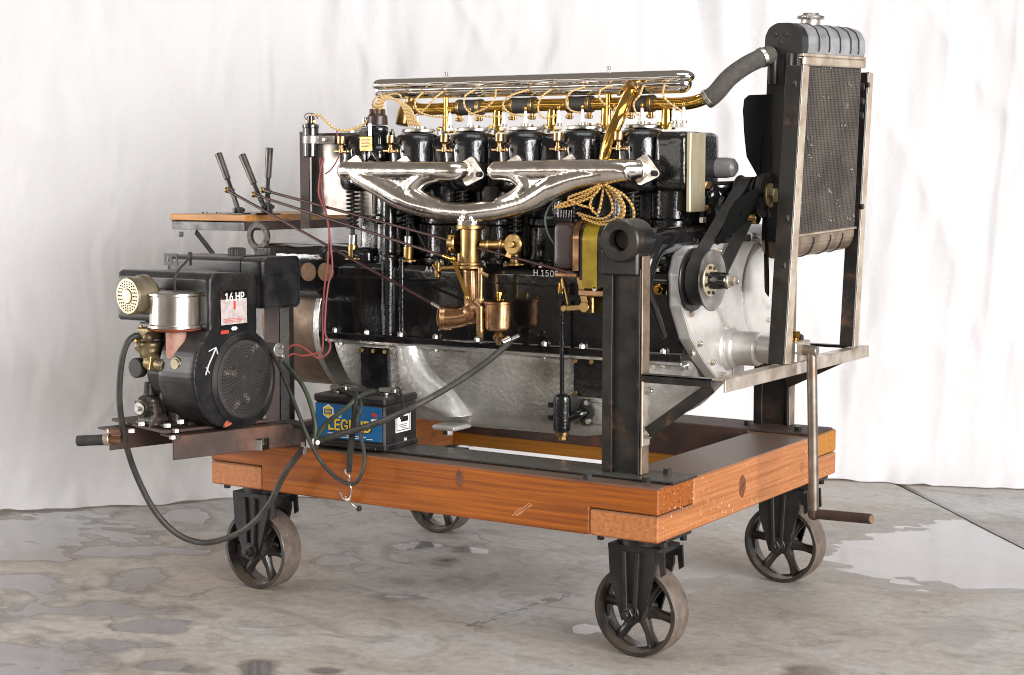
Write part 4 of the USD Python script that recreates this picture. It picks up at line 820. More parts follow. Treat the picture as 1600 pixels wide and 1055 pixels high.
part('fan_bracket', cat(hull([V(x, y, z) for x in (-.16, -.12) for y, z in ((.56, 1.30), (.66, 1.30))]+[V(x, y, z) for x in (-.15, -.11) for y, z in ((.66, 1.42), (.74, 1.42))]), box(-.17, -.11, .53, .70, 1.29, 1.302, .002), cyl(fp-X*.11, fp-X*.035, .034, n=24)), 'enamel', EN)
pw = A(1116, 308, x=-.15)
part('water_pump', blend([sphere(pw, .045, (.5, .9, 1.0), 3), cyl(pw, pw+V(.02, .22, .02), .03, n=20), cyl(pw+V(-.02, -.02, .03), pw+V(.05, .06, .034), .02, n=16)], .01, 6), 'enamel', EN)
part('pump_fitting', cat(hexbolt(A(1107, 291, x=-.16)-X*.0, V(.3, -.9, .2), .026, .018), cyl(A(1098, 326, x=-.17), A(1108, 326, x=-.15), .014, n=16)), 'bronze', EN)
bow = [tube([V(-.17, y, z) for y, z in ((.195, 1.13), (.215, 1.20), (.255, 1.258), (.33, 1.280), (.45, 1.284), (.69, 1.286), (.93, 1.284), (1.06, 1.278), (1.14, 1.24), (1.17, 1.18), (1.19, 1.12))], [.032, .038, .043, .046, .044, .044, .044, .046, .043, .038, .032], 16),
       tube([V(-.165, .205, 1.17), V(-.155, .27, 1.06), V(-.15, .32, .98)], [.012, .014, .01], 8), box(-.24, -.12, .47, .91, 1.22, 1.30, .01)]
part('front_support_bow', blend(bow, .012, 8), 'enamel', EN)
for px, py in ((1098, 348), (1150, 368), (1128, 372)): part('bolt', hexbolt(A(px, py, x=-.13), Z, .022, .018), 'steel', EN)
q = A(1032, 452, y=.437); part('side_plug', cat(cyl(q, q-Y*.02, .018, n=20), hexbolt(q-Y*.02, -Y, .020, .01)), 'brass', EN)
for a_p in ((1047, 457), (1059, 490)): part('bolt', hexbolt(A(*a_p, y=.44), -Y, .02, .012), 'steel', EN)
ex = A(1131, 263, y=.70)
part('exhaust_pipe', cat(lathe([(0, 0), (.034, 0), (.034, 1.45), (.030, 1.475), (.018, 1.485), (0, 1.487)], (ex[0]-1.44, .70, 1.515), X, 28), ), 'exhaust', EN)

# ---------------------------------------------------------------- on top: brass water pipe, bright wire tube
yb = .60
wp = [A(a, b, y=yb) for a, b in ((652, 170), (668, 171), (735, 168), (820, 165), (905, 163), (1000, 162), (1050, 163), (1078, 161), (1096, 156), (1112, 148))]
part('water_pipe', tube(wp, .0215, 20, 8), 'brass', EN)
for px in (735, 818, 907, 1003):
    i0, i1 = A(px-20, 166, y=yb), A(px+20, 164, y=yb); zc = np.interp((i0[0]+i1[0])/2, [p[0] for p in wp], [p[2] for p in wp])
    i0[2] = i1[2] = zc; part('rubber_coupling', cyl(i0, i1, .0275, n=24), 'hose', EN)
    for p, w in ((i0, .012), (i1, .012)):
        c = p+(i1-i0)*(.12 if p is i0 else -.12); cl = ring(c-X*.007, c+X*.007, .0295, .026, 28, .001)
        cl = cat(cl, *[bar(c+V(0, -.012+s*.012, -.028), c+V(0, -.012+s*.012, -.05), .014, .003, up=Y) for s in (0, 1)], cyl(c+V(0, -.03, -.043), c+V(0, .012, -.043), .006, n=10))
        part('pipe_clamp', cl, 'brassdull', EN)
for px in (699, 778, 863, 947, 1042):
    x = A(px, 175, y=yb)[0]; zc = np.interp(x, [p[0] for p in wp], [p[2] for p in wp])
    part('pipe_stub', cat(lathe([(0, 0), (.030, 0), (.030, .012), (.019, .016), (.016, zc-1.655), (0, zc-1.65)], (x, yb, 1.64), Z, 24), *[hexbolt((x+s*.022, yb-.014, 1.652), Z, .014, .012) for s in (-1, 1)]), 'brass', EN)
part('pipe_elbow', blend([tube([A(652, 170, y=yb), A(640, 168, y=yb), A(632, 176, y=yb-.01), A(628, 196, y=yb-.02)], [.022, .025, .025, .024], 16), cyl(A(641, 168, y=yb), A(641, 146, y=yb), .017, n=18)], .008, 6), 'brassdull', EN)
yt = .585; t0, t1 = A(597, 142, y=yt), A(1066, 131, y=yt)
WT = part('wire_tube', blend([tube([t0, (t0+t1)/2, t1], .031, 22, 4), sphere(t1, .031, (1.1, 1, 1), 3), sphere(t0, .031, sub=3)], .012, 2), 'chrome', EN, 'long bright tube carrying the yellow ignition wires')
part('tube_lid', blend([tube([t0+Z*.021, (t0+t1)/2+Z*.021, t1+Z*.021], .039, 20, 4, flat=.62), sphere(t1+Z*.021, .038, (1.15, 1, .62), 3), sphere(t0+Z*.021, .038, (1, 1, .62), 3)], .014, 2), 'chrome', WT)
for px, py in ((697, 122), (951, 114)):
    q = A(px, py+7, y=yt); part('lid_stud', cat(hexbolt(q, Z, .018, .010), cyl(q, q+Z*.026, .005, n=10), sphere(q+Z*.03, .0075)), 'zinc', WT)
    q2 = V(q[0], yt, 1.64); part('tube_support', cyl(q2, V(q[0], yt, t0[2]-.02), .010, n=14), 'brass', WT)
HOLES = [(661, 144), (692, 143), (741, 141), (775, 140), (827, 140), (862, 139), (914, 136), (951, 135), (1005, 134), (1038, 133)]
for a, b in HOLES:
    q = A(a, b, y=yt-.024); n_ = unit(V(0, -1, -.25)); part('grommet', ring(q-n_*.004, q+n_*.005, .0125, .006, 20), 'brassdull', WT)
pb = A(985, 141, y=yt-.03)
part('conduit_pipe', tube([A(990, 138, y=yt-.02), A(982, 150, y=yt-.05), A(968, 182, y=.46), A(952, 220, y=.44), A(945, 252, y=.44), A(943, 285, y=.44)], .0235, 20, 8, flat=.8), 'brass', EN)
part('conduit_flange', cat(cyl(pb+V(0, .02, .01), pb+V(0, -.006, -.008), .033, n=28), hexbolt(pb+V(.035, -.012, -.01), V(0, -1, -.3), .014, .008), hexbolt(pb+V(-.035, -.012, -.01), V(0, -1, -.3), .014, .008)), 'brassdull', EN)
PLUGS = [(652, 188), (703, 192), (734, 189), (787, 192), (821, 186), (873, 189), (910, 184), (960, 183), (1003, 185), (1053, 186), (1068, 184)]
for a, b in PLUGS:
    q = A(a, b, y=.52); z0 = 1.652
    SP = part('spark_plug', lathe([(0, 0), (.0085, 0), (.0085, .012), (.0065, .016), (.0055, .040), (.004, .045), (0, .045)], (q[0], .52, z0+.012), Z, 16), 'ceramic', EN)
    part('plug_nut', cat(hexbolt((q[0], .52, z0-.008), Z, .024, .014), cyl((q[0], .52, z0+.004), (q[0], .52, z0+.014), .011, n=14)), 'zinc', SP)
    part('plug_terminal', cat(cyl((q[0], .52, z0+.055), (q[0], .52, z0+.068), .0035, n=8), sphere((q[0], .52, z0+.066), .006)), 'brass', SP)
for px in (594, 613, 681, 690, 760, 772, 845, 855, 930, 940, 1025):
    q = A(px, 190, y=.54); part('head_nut', hexbolt((q[0], .54, 1.634), Z, .020, .014, .010), 'zinc', EN)

# distributor at the rear of the block
dx = A(590, 220, y=.50)
DS = part('distributor', blend([lathe([(0, 0), (.040, 0), (.044, .01), (.044, .05), (.034, .06), (.034, .10), (.040, .108), (.040, .132), (0, .136)], (dx[0], .50, 1.535), Z, 32), cyl((dx[0]-.08, .52, 1.60), (dx[0], .50, 1.60), .03, n=20), box(dx[0]-.115, dx[0]-.02, .47, .56, 1.53, 1.63, .01)], .012, 5), 'enamel', EN, 'black distributor with red-brown cap')
part('distributor_cap', lathe([(0, 0), (.038, 0), (.036, .03), (.028, .04), (0, .042)], (dx[0], .50, 1.672), Z, 28), 'brownplastic', DS)
for k in range(6):
    a = k*math.pi/3; part('cap_tower', cyl((dx[0]+.024*math.cos(a), .50+.024*math.sin(a), 1.70), (dx[0]+.024*math.cos(a), .50+.024*math.sin(a), 1.728), .007, n=10), 'brownplastic', DS)
q = A(572, 225, y=.455); part('rating_plate', box(q[0]-.028, q[0]+.028, .452, .458, q[2]-.027, q[2]+.027, .002), 'brassdull', DS)
part('plate_text', cat(*[lettering(s, .008, q+V(-.022, -.0035, dz), X, Z, .0006, width=.044) for s, dz in (('TYPE', .012), ('No 1', -.004), ('1917', -.02))][:0]+[box(q[0]-.02, q[0]+.02-k*.004, .4505, .4515, q[2]+.012-.011*k, q[2]+.016-.011*k, .0003) for k in range(3)]), 'darksteel', DS)
part('cap_clip', cat(box(dx[0]-.006, dx[0]+.008, .452, .457, 1.63, 1.675, .001), cyl((dx[0]-.05, .49, 1.665), (dx[0]-.05, .49, 1.70), .01, n=12)), 'zinc', DS)
part('rear_petcock', cat(cyl(A(535, 234, y=.47), A(552, 234, y=.47), .010, n=12), lathe([(0, 0), (.013, 0), (.013, .03), (0, .03)], A(542, 228, y=.47), Z, 14)), 'brass', EN)

# ---------------------------------------------------------------- ignition leads
def lead(pl, m='braid', r=.0034, name='ignition_lead', par=None):
    return part(name, tube(wire(pl), r, 8, 8, uv=True), m, par or EN)
yw = .535
LE = [[(661, 144), (649, 158), (653, 173), (672, 181), (703, 184)], [(692, 143), (678, 155), (665, 170), (652, 181)], [(741, 141), (727, 150), (726, 166), (738, 178), (760, 182), (787, 182)], [(775, 140), (772, 156), (757, 170), (734, 179)],
      [(827, 140), (797, 150), (786, 163), (795, 176), (814, 181), (821, 178)], [(862, 139), (845, 153), (841, 172), (850, 184), (872, 180)], [(914, 136), (892, 144), (885, 158), (891, 172), (910, 177)], [(951, 135), (938, 142), (938, 156), (952, 168), (960, 174)],
      [(1005, 134), (1000, 148), (990, 162), (995, 178), (1003, 178)], [(1038, 133), (1036, 148), (1045, 160), (1060, 170), (1067, 176)]]
for l in LE:
    n_ = len(l); lead([(a, b, yt-.03 if k == 0 else (.52 if k == n_-1 else yt-.075)) for k, (a, b) in enumerate(l)])
for k in range(7):
    e = k-3; lead([(590+2*e, 178-abs(e), .50), (594+e*2.5, 163-2*k*.6, .49), (612+e*3, 153+e*1.1, .50), (633+e*2.6, 166+e*1.2, .50), (642+e*2.4, 184+e*.8, .505), (648+e*3, 197, .51)], r=.0036)
lead([(600, 150, .56), (588, 152, .54), (582, 162, .52), (584, 172, .50)]); lead([(606, 149, .56), (622, 147, .54), (628, 154, .54)])
COIL = thing('ignition_lead_coil', 'loose coil of woven yellow ignition wires hanging above the magneto', 'wire coil')
LO = [[(941, 288), (915, 304), (880, 318), (868, 324), (890, 321), (925, 307), (941, 289)], [(942, 288), (905, 308), (872, 325), (900, 316), (938, 293)], [(941, 288), (930, 300), (922, 322), (934, 334), (940, 312), (943, 290)],
      [(943, 288), (958, 303), (970, 322), (965, 340), (935, 347), (905, 336)], [(944, 288), (964, 302), (976, 325), (968, 346), (940, 351), (910, 341)], [(945, 288), (975, 305), (990, 328), (988, 352)], [(943, 289), (955, 312), (956, 332), (938, 342), (902, 333)], [(944, 288), (968, 315), (972, 338), (945, 354), (912, 348)],
      [(940, 288), (912, 300), (888, 310), (905, 320), (928, 326)]]
for j, l in enumerate(LO):
    part('lead', tube([A(a, b, y=.355+.006*(j % 4)-.02*math.sin(k/(len(l)-1)*math.pi)) for k, (a, b) in enumerate(l)], .0042, 8, 8, uv=True), 'braiddark', COIL)
single('bare_tube', tube(wire([(941, 289, .40), (905, 300, .38), (870, 312, .36), (853, 335, .35), (855, 362, .35), (868, 385, .36)]), .0034, 8), 'greenwire', 'thin pale green tube looping down left of the magneto', 'tube')
# ================================================================ shelf with control levers
SH = thing('control_shelf', 'small yellow-edged wooden shelf on a steel angle, carrying the levers', 'shelf')
sx0, sx1, sy0, sy1, sz = -2.335, -1.95, .374, 1.06, 1.318
part('board', box(sx0, sx1, sy0, (sy0+sy1)/2-.0015, sz, sz+.024, .002), 'woodyellow', SH); part('board', box(sx0, sx1, (sy0+sy1)/2+.0015, sy1, sz, sz+.024, .002), 'woodyellow', SH)
part('steel_angle', cat(box(sx0+.006, sx1-.004, sy0+.004, sy0+.010, sz-.036, sz-.001, .001), box(sx0+.006, sx1-.004, sy0+.004, sy0+.04, sz-.006, sz-.001, .001)), 'darksteel', SH)
part('steel_angle', cat(box(sx1-.010, sx1-.003, sy0+.011, sy1, sz-.036, sz-.001, .001)), 'rust', SH)
part('brace', bar(A(306, 362, y=.42), A(334, 398, y=.62), .022, .006, up=X), 'darksteel', SH)
part('bolt', cat(hexbolt(A(283, 362, y=.39), -Z, .016, .02)), 'darksteel', SH)
for px in (320, 341): part('bolt_head', lathe([(0, 0), (.016, 0), (.012, .006), (0, .008)], V(A(px, 335, y=.5)[0], .5, sz+.024), Z, 16), 'zinc', SH)
def lever(base, joint, top, label):
    b, j, t = [A(*p, y=yy) for p, yy in zip((base, joint, top), (.455, .45, .445))]
    T = thing('control_lever', label, 'lever', loc=b, group=None)
    f = b.copy(); f[2] = sz+.025
    part('lever_foot', cat(box(f[0]-.04, f[0]+.04, .43, .48, sz+.0245, sz+.030, .001), box(f[0]-.012, f[0]+.012, .440, .470, sz+.029, b[2]+.018, .003), cyl(b+V(0, -.03, .006), b+V(0, .03, .006), .008, n=12)), 'darksteel', T)
    d = unit(t-j); part('lever_shank', cat(bar(b, j, .010, .020, up=X), cyl(j-d*.01, j+d*.07, .008, n=12)), 'darksteel', T)
    part('lever_grip', cyl(j+d*.045, t, .0125, .0145, n=18), 'gripsteel', T)
    part('rod_eye', cat(cyl(j-Y*.028, j+Y*.012, .007, n=12), sphere(j-Y*.026, .0115)), 'brassdull', T)
    return j-Y*.026
j1 = lever((373, 331), (362, 297), (341, 240), 'control lever leaning left, nearest the shelf end')
j2 = lever((416, 331), (404, 304), (378, 242), 'middle control lever, leaning left over the upright one')
j3 = lever((419, 326), (418, 297), (421, 231), 'upright control lever nearest the engine')
def crod(p, q, label, ends):
    T = thing('control_rod', label, 'control rod'); d = unit(q-p)
    part('rod', cyl(p+d*.03, q-d*.03, .0052, n=12), 'rod', T)
    for s, m in zip((p+d*.0, q-d*.045), ends): part('rod_end', cyl(s, s+d*.045, .0075, n=12), m, T)
crod(j1, A(689, 482, y=.335), 'lowest long brown rod running down to the copper choke throat', ('darksteel', 'zinc'))
crod(j2, A(708, 405, y=.315), 'middle long brown rod ending at the brass throttle lever', ('darksteel', 'brass'))
crod(j3, A(905, 430, y=.345), 'uppermost long brown rod passing in front of the carburettor to the magneto', ('darksteel', 'rod'))

# coil on its panel
PN = thing('coil_panel', 'galvanised sheet with rusty upright angle behind the ignition coil', 'stand')
q0, q1 = A(478, 357, y=.46), A(478, 206, y=.46)
part('upright_angle', cat(box(q0[0]-.022, q0[0]+.022, .455, .461, q0[2], q1[2], .001), box(q0[0]-.022, q0[0]-.016, .4615, .49, q0[2], q1[2], .001)), 'rust', PN)
a, b = A(487, 218, y=.50), A(566, 343, y=.50)
part('sheet_panel', box(q0[0]+.0, b[0]+.05, .4955, .4985, sz+.026, q1[2]-.01, .001), 'galv', PN)
part('top_angle', box(q0[0]+.0225, b[0]+.05, .470, .4945, q1[2]-.045, q1[2]-.006, .002), 'rust', PN)
CL = thing('ignition_coil', 'black cylindrical ignition coil in a steel band clamp', 'ignition coil')
c1_, c0_ = A(486, 193, y=.42), A(486, 246, y=.42)
part('can', lathe([(0, 0), (.026, 0), (.029, .004), (.029, .105), (.031, .108), (.031, .118), (.026, .121), (.014, .124), (.012, .15), (.006, .152), (0, .152)], c0_, Z, 32), 'enamel', CL)
for s in (-1, 1): part('terminal', cat(cyl(c1_+V(s*.016, 0, -.005), c1_+V(s*.016, 0, .022), .004, n=8), hexbolt(c1_+V(s*.016, 0, .004), Z, .010, .007)), 'brassdull', CL)
mid = (c0_+c1_)/2; part('band_clamp', cat(ring(mid-Z*.013, mid+Z*.017, .0308, .0285, 32), bar(mid+V(.028, .012, .002), mid+V(.085, .03, .002), .004, .030, up=Z), cyl(mid+V(.06, .012, .002), mid+V(.06, -.002, .002), .008, n=12)), 'galv', CL)
part('coil_lead', cat(tube(wire([(479, 188, .42), (476, 181, .42), (482, 177, .42), (492, 179, .42), (497, 186, .42)]), .0016, 6)), 'darksteel', CL)
single('coil_wire', tube(wire([(487, 180, .42), (500, 181, .42), (511, 191, .42), (522, 200, .43), (536, 204, .44), (551, 202, .46), (566, 196, .47), (578, 184, .48), (588, 168, .50), (596, 156, .53)]), .0048, 8, 8, uv=True), 'braid', 'woven yellow wire sagging from the ignition coil to the distributor', 'wire')
single('red_wire', tube(wire([(506, 247, .44), (502, 262, .43), (498, 300, .42), (506, 325, .40), (512, 345, .38), (517, 385, .36), (519, 420, .36), (513, 445, .35), (509, 480, .34), (508, 520, .33), (516, 538, .32), (512, 552, .30), (498, 560, .28), (486, 552, .25), (470, 541, .2), (456, 540, .14), (449, 547, .08)]), .0036, 8), 'redwire', 'red wire from the coil with the long loop below, right strand', 'wire')
single('red_wire', tube(wire([(500, 247, .44), (504, 300, .42), (509, 330, .39), (514, 360, .37), (513, 400, .36), (508, 440, .35), (504, 490, .34), (504, 545, .31), (490, 553, .26), (472, 556, .2), (458, 553, .13), (450, 557, .08)]), .0036, 8), 'redwire', 'red wire from the coil hanging straighter, on the left of the pair', 'wire')
single('red_wire', tube(wire([(526, 205, .44), (530, 225, .43), (529, 245, .43), (518, 264, .43), (508, 272, .43)]), .0026, 8), 'redwire', 'short thin red wire curling beside the coil panel', 'wire')

# ================================================================ gas engine on its tray
TR = thing('engine_tray', 'rusty angle iron tray overhanging the cart under the gas engine', 'steel tray')
def angle_y(p0, p1, h, m, nm='tray_angle', lab=None):
    p0, p1 = V(*p0), V(*p1); d = unit(p1-p0); n_ = np.cross(d, Z)
    part(nm, cat(bar(p0+Z*h/2, p1+Z*h/2, .007, h, up=Z), bar(p0-n_*.045+Z*(h-.0035), p1-n_*.045+Z*(h-.0035), .083, .006, up=Z)), m, TR, lab)
angle_y((-1.552, -.425, .566), (-1.40, .06, .566), .078, 'rust')
angle_y((-1.870, -.40, .566), (-1.72, .10, .566), .070, 'rust')
part('tray_plate', obox((-1.72, -.17, .652), [unit(V(.958, -.29, 0)), unit(V(.29, .958, 0)), Z], [.185, .20, .005], .001), 'rust', TR)
e0, e1 = V(-1.455, -.135, .585), V(-1.565, .36, .585)
part('slide_bar', cat(bar(e0, e1, .05, .040, up=Z)), 'satin', TR, 'black square bar with sawn silver end')
part('bar_end', bar(e0-unit(e1-e0)*.0015, e0+unit(e1-e0)*.002, .046, .036, up=Z, b=.0004), 'zinc', TR)
q = A(410, 690, x=-1.44); part('bolt', hexbolt(q, X, .022, .012), 'zinc', TR)
g0, g1 = A(186, 686, y=-.40), A(121, 689, y=-.46)
part('handle_grip', cyl(g0*.25+g1*.75*1.0, g1, .0185, n=20) if 0 else cyl(A(168, 687, y=-.415), g1, .0185, n=20), 'rubber', TR)
part('handle_pipe', cyl(A(190, 686, y=-.39), A(164, 687, y=-.42), .0135, n=16), 'copper', TR)
gc = A(168, 686, y=-.415); part('handle_clamp', cat(ring(gc-unit(g1-g0)*.01, gc+unit(g1-g0)*.01, .0225, .017, 24), cyl(gc+Z*.012, gc+Z*.034, .005, n=8)), 'steel', TR)
for px, py in ((206, 676), (270, 686)): part('bolt', hexbolt(A(px, py, z=.655), Z, .02, .012), 'zinc', TR)
for x0, x1, m in ((-1.742, -1.672, 'rust'), (-1.668, -1.625, 'darksteel')):
    part('rear_post', box(x0, x1, .24, .30 if m == 'rust' else .27, ZT+.012, 1.03, .002), m, FR)

GE = thing('gas_engine', 'black small gas engine with round fan screen, fuel tank and tin air cleaner', 'small engine')
XF = -1.50
def yz(px, py, x=XF): q = A(px, py, x=x); return (q[1], q[2])
sh_out = [yz(*p) for p in ((331, 427), (392, 427), (401, 432), (402, 445), (402, 520), (415, 532), (428, 556), (432, 595), (424, 635), (406, 660), (378, 672), (347, 669), (324, 655), (309, 630), (302, 592), (308, 552), (320, 530), (327, 518), (327, 438))]
sh_out = sh_out[:5]+[tuple(q[:2]) for q in smoothpath([(a, b, 0) for a, b in sh_out[5:17]], 5)]+sh_out[17:]
pl = Polygon(sh_out).buffer(-.012).buffer(.024).buffer(-.012)
face = prism(pl, (XF, 0, 0), Y, Z, X, -.16, .0)
upper = prism(pl.intersection(sbox(-1, 1.0, 1, 2)), (XF, 0, 0), Y, Z, X, -.42, -.05)
part('blower_housing', blend([face, upper, prism(pl.buffer(-.03), (XF, 0, 0), Y, Z, X, -.24, -.02)], .014, 10), 'plastic', GE)
sc = V(XF, *yz(380, 592)); R0 = .135
part('screen_rim', lathe([(R0-.012, -.01), (R0+.024, -.01), (R0+.020, .004), (R0+.004, .010), (R0-.004, .006), (R0-.012, .004), (R0-.012, -.01)], sc, X, 64), 'plastic', GE)
part('fan_screen', lathe([(0, 0), (R0-.003, 0), (R0-.003, .006), (R0-.014, .012), (.04, .014), (0, .014)], sc, X, 64), 'screen', GE)
hl = []
for k, rr in enumerate(np.linspace(.045, R0-.02, 8)):
    n_ = int(rr*520)
    for j in range(n_):
        a_h = 2*math.pi*j/n_+k*.3; hl.append(cyl(sc+V(.0135, rr*math.cos(a_h), rr*math.sin(a_h)), sc+V(.0146, rr*math.cos(a_h), rr*math.sin(a_h)), .0026, n=6, b=.0003))
part('screen_holes', cat(*hl), 'hole', GE, kind='stuff')
for a_h in (.4, 1.45, 2.5, 3.55, 4.6, 5.65): part('screen_screw', lathe([(0, 0), (.009, 0), (.006, .004), (0, .005)], sc+V(.0135, .075*math.cos(a_h), .075*math.sin(a_h)), X, 12), 'greasy', GE)
q = V(XF+.001, *yz(352, 656)); part('overspray', prism(affinity.rotate(affinity.scale(Point(0, 0).buffer(.012), 4.2, 1.0), 24), q+V(0, .035, -.002), Y, Z, X, -.001, .0008), 'orange', GE)
# decal: 16 HP
d0, d1 = yz(344, 524), yz(386, 451)
part('decal', cat(box(XF+.0002, XF+.0012, d0[0], d1[0], d0[1], d1[1], .0003)), 'enamel', GE)
dw, dh = d1[0]-d0[0], d1[1]-d0[1]
part('decal_panel', box(XF+.0013, XF+.0018, d0[0]+.004, d1[0]-.004, d0[1]+dh*.22, d1[1]-dh*.21, .0002), 'paper', GE)
part('decal_text', cat(lettering('16 HP', .026, V(XF+.0013, d0[0]+dw*.16, d1[1]-.036), Y, Z, .0006, True, width=dw*.72), prism(affinity.scale(Polygon([(-.02, 0), (-.008, .009), (0, .006), (.008, .009), (.02, 0), (.008, -.009), (0, -.006), (-.008, -.009)]), .8, .8), V(XF+.0013, d0[0]+dw*.5, d0[1]+dh*.12), Y, Z, X, 0, .0006)), 'white', GE)
part('decal_print', cat(*[box(XF+.0019, XF+.0022, d0[0]+dw*.12, d0[0]+dw*(.88 if k % 2 else .75), d0[1]+dh*(.27+.035*k), d0[1]+dh*(.283+.035*k), .0001) for k in range(3)], box(XF+.0019, XF+.0022, d0[0]+dw*.48, d0[0]+dw*.56, d0[1]+dh*.55, d0[1]+dh*.74, .0001), box(XF+.0013, XF+.0018, d0[0]+.002, d0[0]+dw*.3, d0[1]+.003, d0[1]+dh*.1, .0002)), 'red', GE)
ar = [V(XF+.006, *yz(*p)) for p in ((319, 586), (324, 570), (330, 556), (335, 544))]
hd = [V(XF+.006, *yz(*p)) for p in ((324, 549), (335, 543), (338, 553))]; tl = [V(XF+.006, *yz(*p)) for p in ((320, 574), (325, 583))]
part('painted_arrow', cat(tube(ar, .0036, 6, flat=.5), tube(hd, .0034, 6, smooth=False, flat=.5), tube(tl, .003, 6, smooth=False, flat=.5)), 'white', GE)
# tank
t0_, t1_ = yz(412, 489, -1.52), yz(465, 400, -1.52)
tp = sbox(t0_[0], t0_[1]+.012, t1_[0], t1_[1]).buffer(-.022).buffer(.022)
TK = part('fuel_tank', blend([prism(tp, (-1.52, 0, 0), Y, Z, X, -.46, 0)], .03, 3), 'plastic', GE)
part('tank_seam', prism(tp.buffer(.003).difference(tp.buffer(-.004)), (-1.52, 0, 0), Y, Z, X, -.11, -.104), 'plastic', TK)
hh = (tp.bounds[3]-tp.bounds[1])
for k in range(3):
    z0 = tp.bounds[1]+hh*(.04+.315*k); part('tank_panel', prism(tp.buffer(-.008).intersection(sbox(-1, z0, 1, z0+hh*.295)), (-1.52, 0, 0), Y, Z, X, -.004, .006), 'plastic', TK)
part('tank_rim', prism(tp.buffer(.002).difference(tp.buffer(-.005)), (-1.52, 0, 0), Y, Z, X, -.006, .007), 'plastic', TK)
q = A(370, 390, y=.08); part('tank_cap', cat(cyl((q[0], .08, 1.20), (q[0], .08, 1.236), .028, n=28, b=.004), *[box(q[0]-.004+.027*math.cos(a), q[0]+.004+.027*math.cos(a), .076+.027*math.sin(a), .084+.027*math.sin(a), 1.205, 1.233, .001) for a in np.linspace(0, 2*math.pi, 14)[:-1]]), 'rubber', TK)
lr = A(404, 369, y=.20); LE_ = part('lifting_eye', cat(ring(lr-Y*.007, lr+Y*.007, .052, .031, 40, .003), box(lr[0]-.02, lr[0]+.03, .195, .215, 1.15, lr[2]-.04, .003), box(lr[0]+.0, lr[0]+.06, .19, .23, 1.15, 1.235, .004)), 'greasy', GE)
# body behind the blower
part('crankcase', blend([box(-1.80, -1.62, -.27, -.02, .664, .93, .02), box(-1.80, -1.62, -.26, -.05, .92, 1.10, .015), cyl((-1.74, -.25, .78), (-1.74, -.29, .78), .06, n=28)], .022, 5), 'greasy', GE)
for k in range(7): part('cooling_fin', box(-1.835, -1.67, -.285, -.03, .965+.022*k, .972+.022*k, .001), 'satin', GE)
part('top_shield', blend([box(-1.86, -1.66, -.28, -.06, 1.122, 1.165, .012), box(-1.86, -1.83, -.28, -.06, 1.085, 1.15, .008)], .02, 4), 'plastic', GE)
part('bracket', prism(sbox(-.032, -.02, .032, .022).difference(unary_union([Point(-.014, .002).buffer(.009), Point(.016, .002).buffer(.010)])), A(267, 406, y=-.16), X, Z, Y, -.0015, .0015), 'satin', GE)
part('throttle_wire', tube([A(274, 462, y=-.33), A(273, 440, y=-.34), A(277, 425, y=-.33), A(288, 412, y=-.26), A(297, 402, y=-.22), A(297, 396, y=-.2)], .004, 8), 'rubber', GE)
part('wire_post', cat(cyl(A(297, 415, y=-.2), A(297, 397, y=-.2), .006, n=10), sphere(A(297, 397, y=-.2), .008)), 'darksteel', GE)
ac = A(275, 484, y=-.34)
part('air_cleaner', lathe([(0, -.006), (.082, -.006), (.090, -.002), (.090, .006), (.0865, .010), (.0865, .100), (.0895, .104), (.0895, .110), (.084, .114), (.04, .117), (0, .117)], ac-Z*.055, Z, 56), 'aircan', GE)
part('cleaner_base', lathe([(0, -.014), (.07, -.014), (.083, -.008), (.083, -.0065), (0, -.0065)], ac-Z*.055, Z, 48), 'orange', GE)
part('intake_elbow', blend([cyl(ac-Z*.065, ac+V(-.012, 0, -.185), .034, .028, n=24), cyl(ac+V(-.012, 0, -.16), ac+V(-.06, .03, -.20), .028, n=20)], .01, 6), 'pinkelbow', GE)
q = A(275, 569, y=-.37); part('elbow_cap', cat(cyl(q+Y*.03, q-Y*.004, .024, n=28), cyl(q-Y*.003, q-Y*.008, .018, n=24)), 'muffler', GE)
cb = A(235, 540, y=-.34)
part('carburettor_bowl', blend([lathe([(0, 0), (.03, 0), (.036, .01), (.036, .04), (.040, .044), (.040, .056), (.03, .06), (0, .06)], cb-Z*.045, Z, 28), box(cb[0]-.036, cb[0]+.03, -.37, -.30, cb[2]+.02, cb[2]+.062, .006), cyl(cb+V(-.045, -.01, .0), cb+V(.05, -.01, -.05), .02, n=16), cyl(cb+V(0, -.01, -.055), cb+V(.09, -.02, -.062), .026, n=18), sphere(cb+V(.02, -.03, .03), .018)], .008, 4), 'carbmetal', GE)
part('carburettor_screws', cat(*[hexbolt(cb+V(.028*math.cos(a), .028*math.sin(a), .062), Z, .009, .006) for a in (.6, 2.2, 3.8, 5.4)], cyl(cb+V(-.01, -.038, .02), cb+V(-.01, -.058, .02), .007, n=10), cyl(cb+V(.04, -.04, -.03), cb+V(.04, -.05, -.075), .004, n=8)), 'brassdull', GE, kind='stuff')
q = A(221, 574, y=-.32); part('choke_knob', cyl(q, q-Y*.03, .034, n=28, b=.004), 'rubber', GE)
mc = A(199, 463, y=-.44); mu = unit(V(.12, 1, .02))
part('muffler', lathe([(0, -.003), (.022, -.003), (.026, .0), (.058, .0), (.063, .006), (.063, .05), (.067, .054), (.067, .075), (.060, .082), (.050, .095), (0, .096)], mc, mu, 48), 'muffler', GE)
a_, u_2, d_ = frame(-mu)
part('muffler_holes', cat(*[cyl(mc+(a_*math.cos(t)+u_2*math.sin(t))*r-mu*.0002, mc+(a_*math.cos(t)+u_2*math.sin(t))*r-mu*.0012, .0028, n=6, b=.0003) for r, n_ in ((.032, 16), (.040, 20), (.048, 24)) for t in np.linspace(0, 2*math.pi, n_, endpoint=False)]), 'hole', GE, kind='stuff')
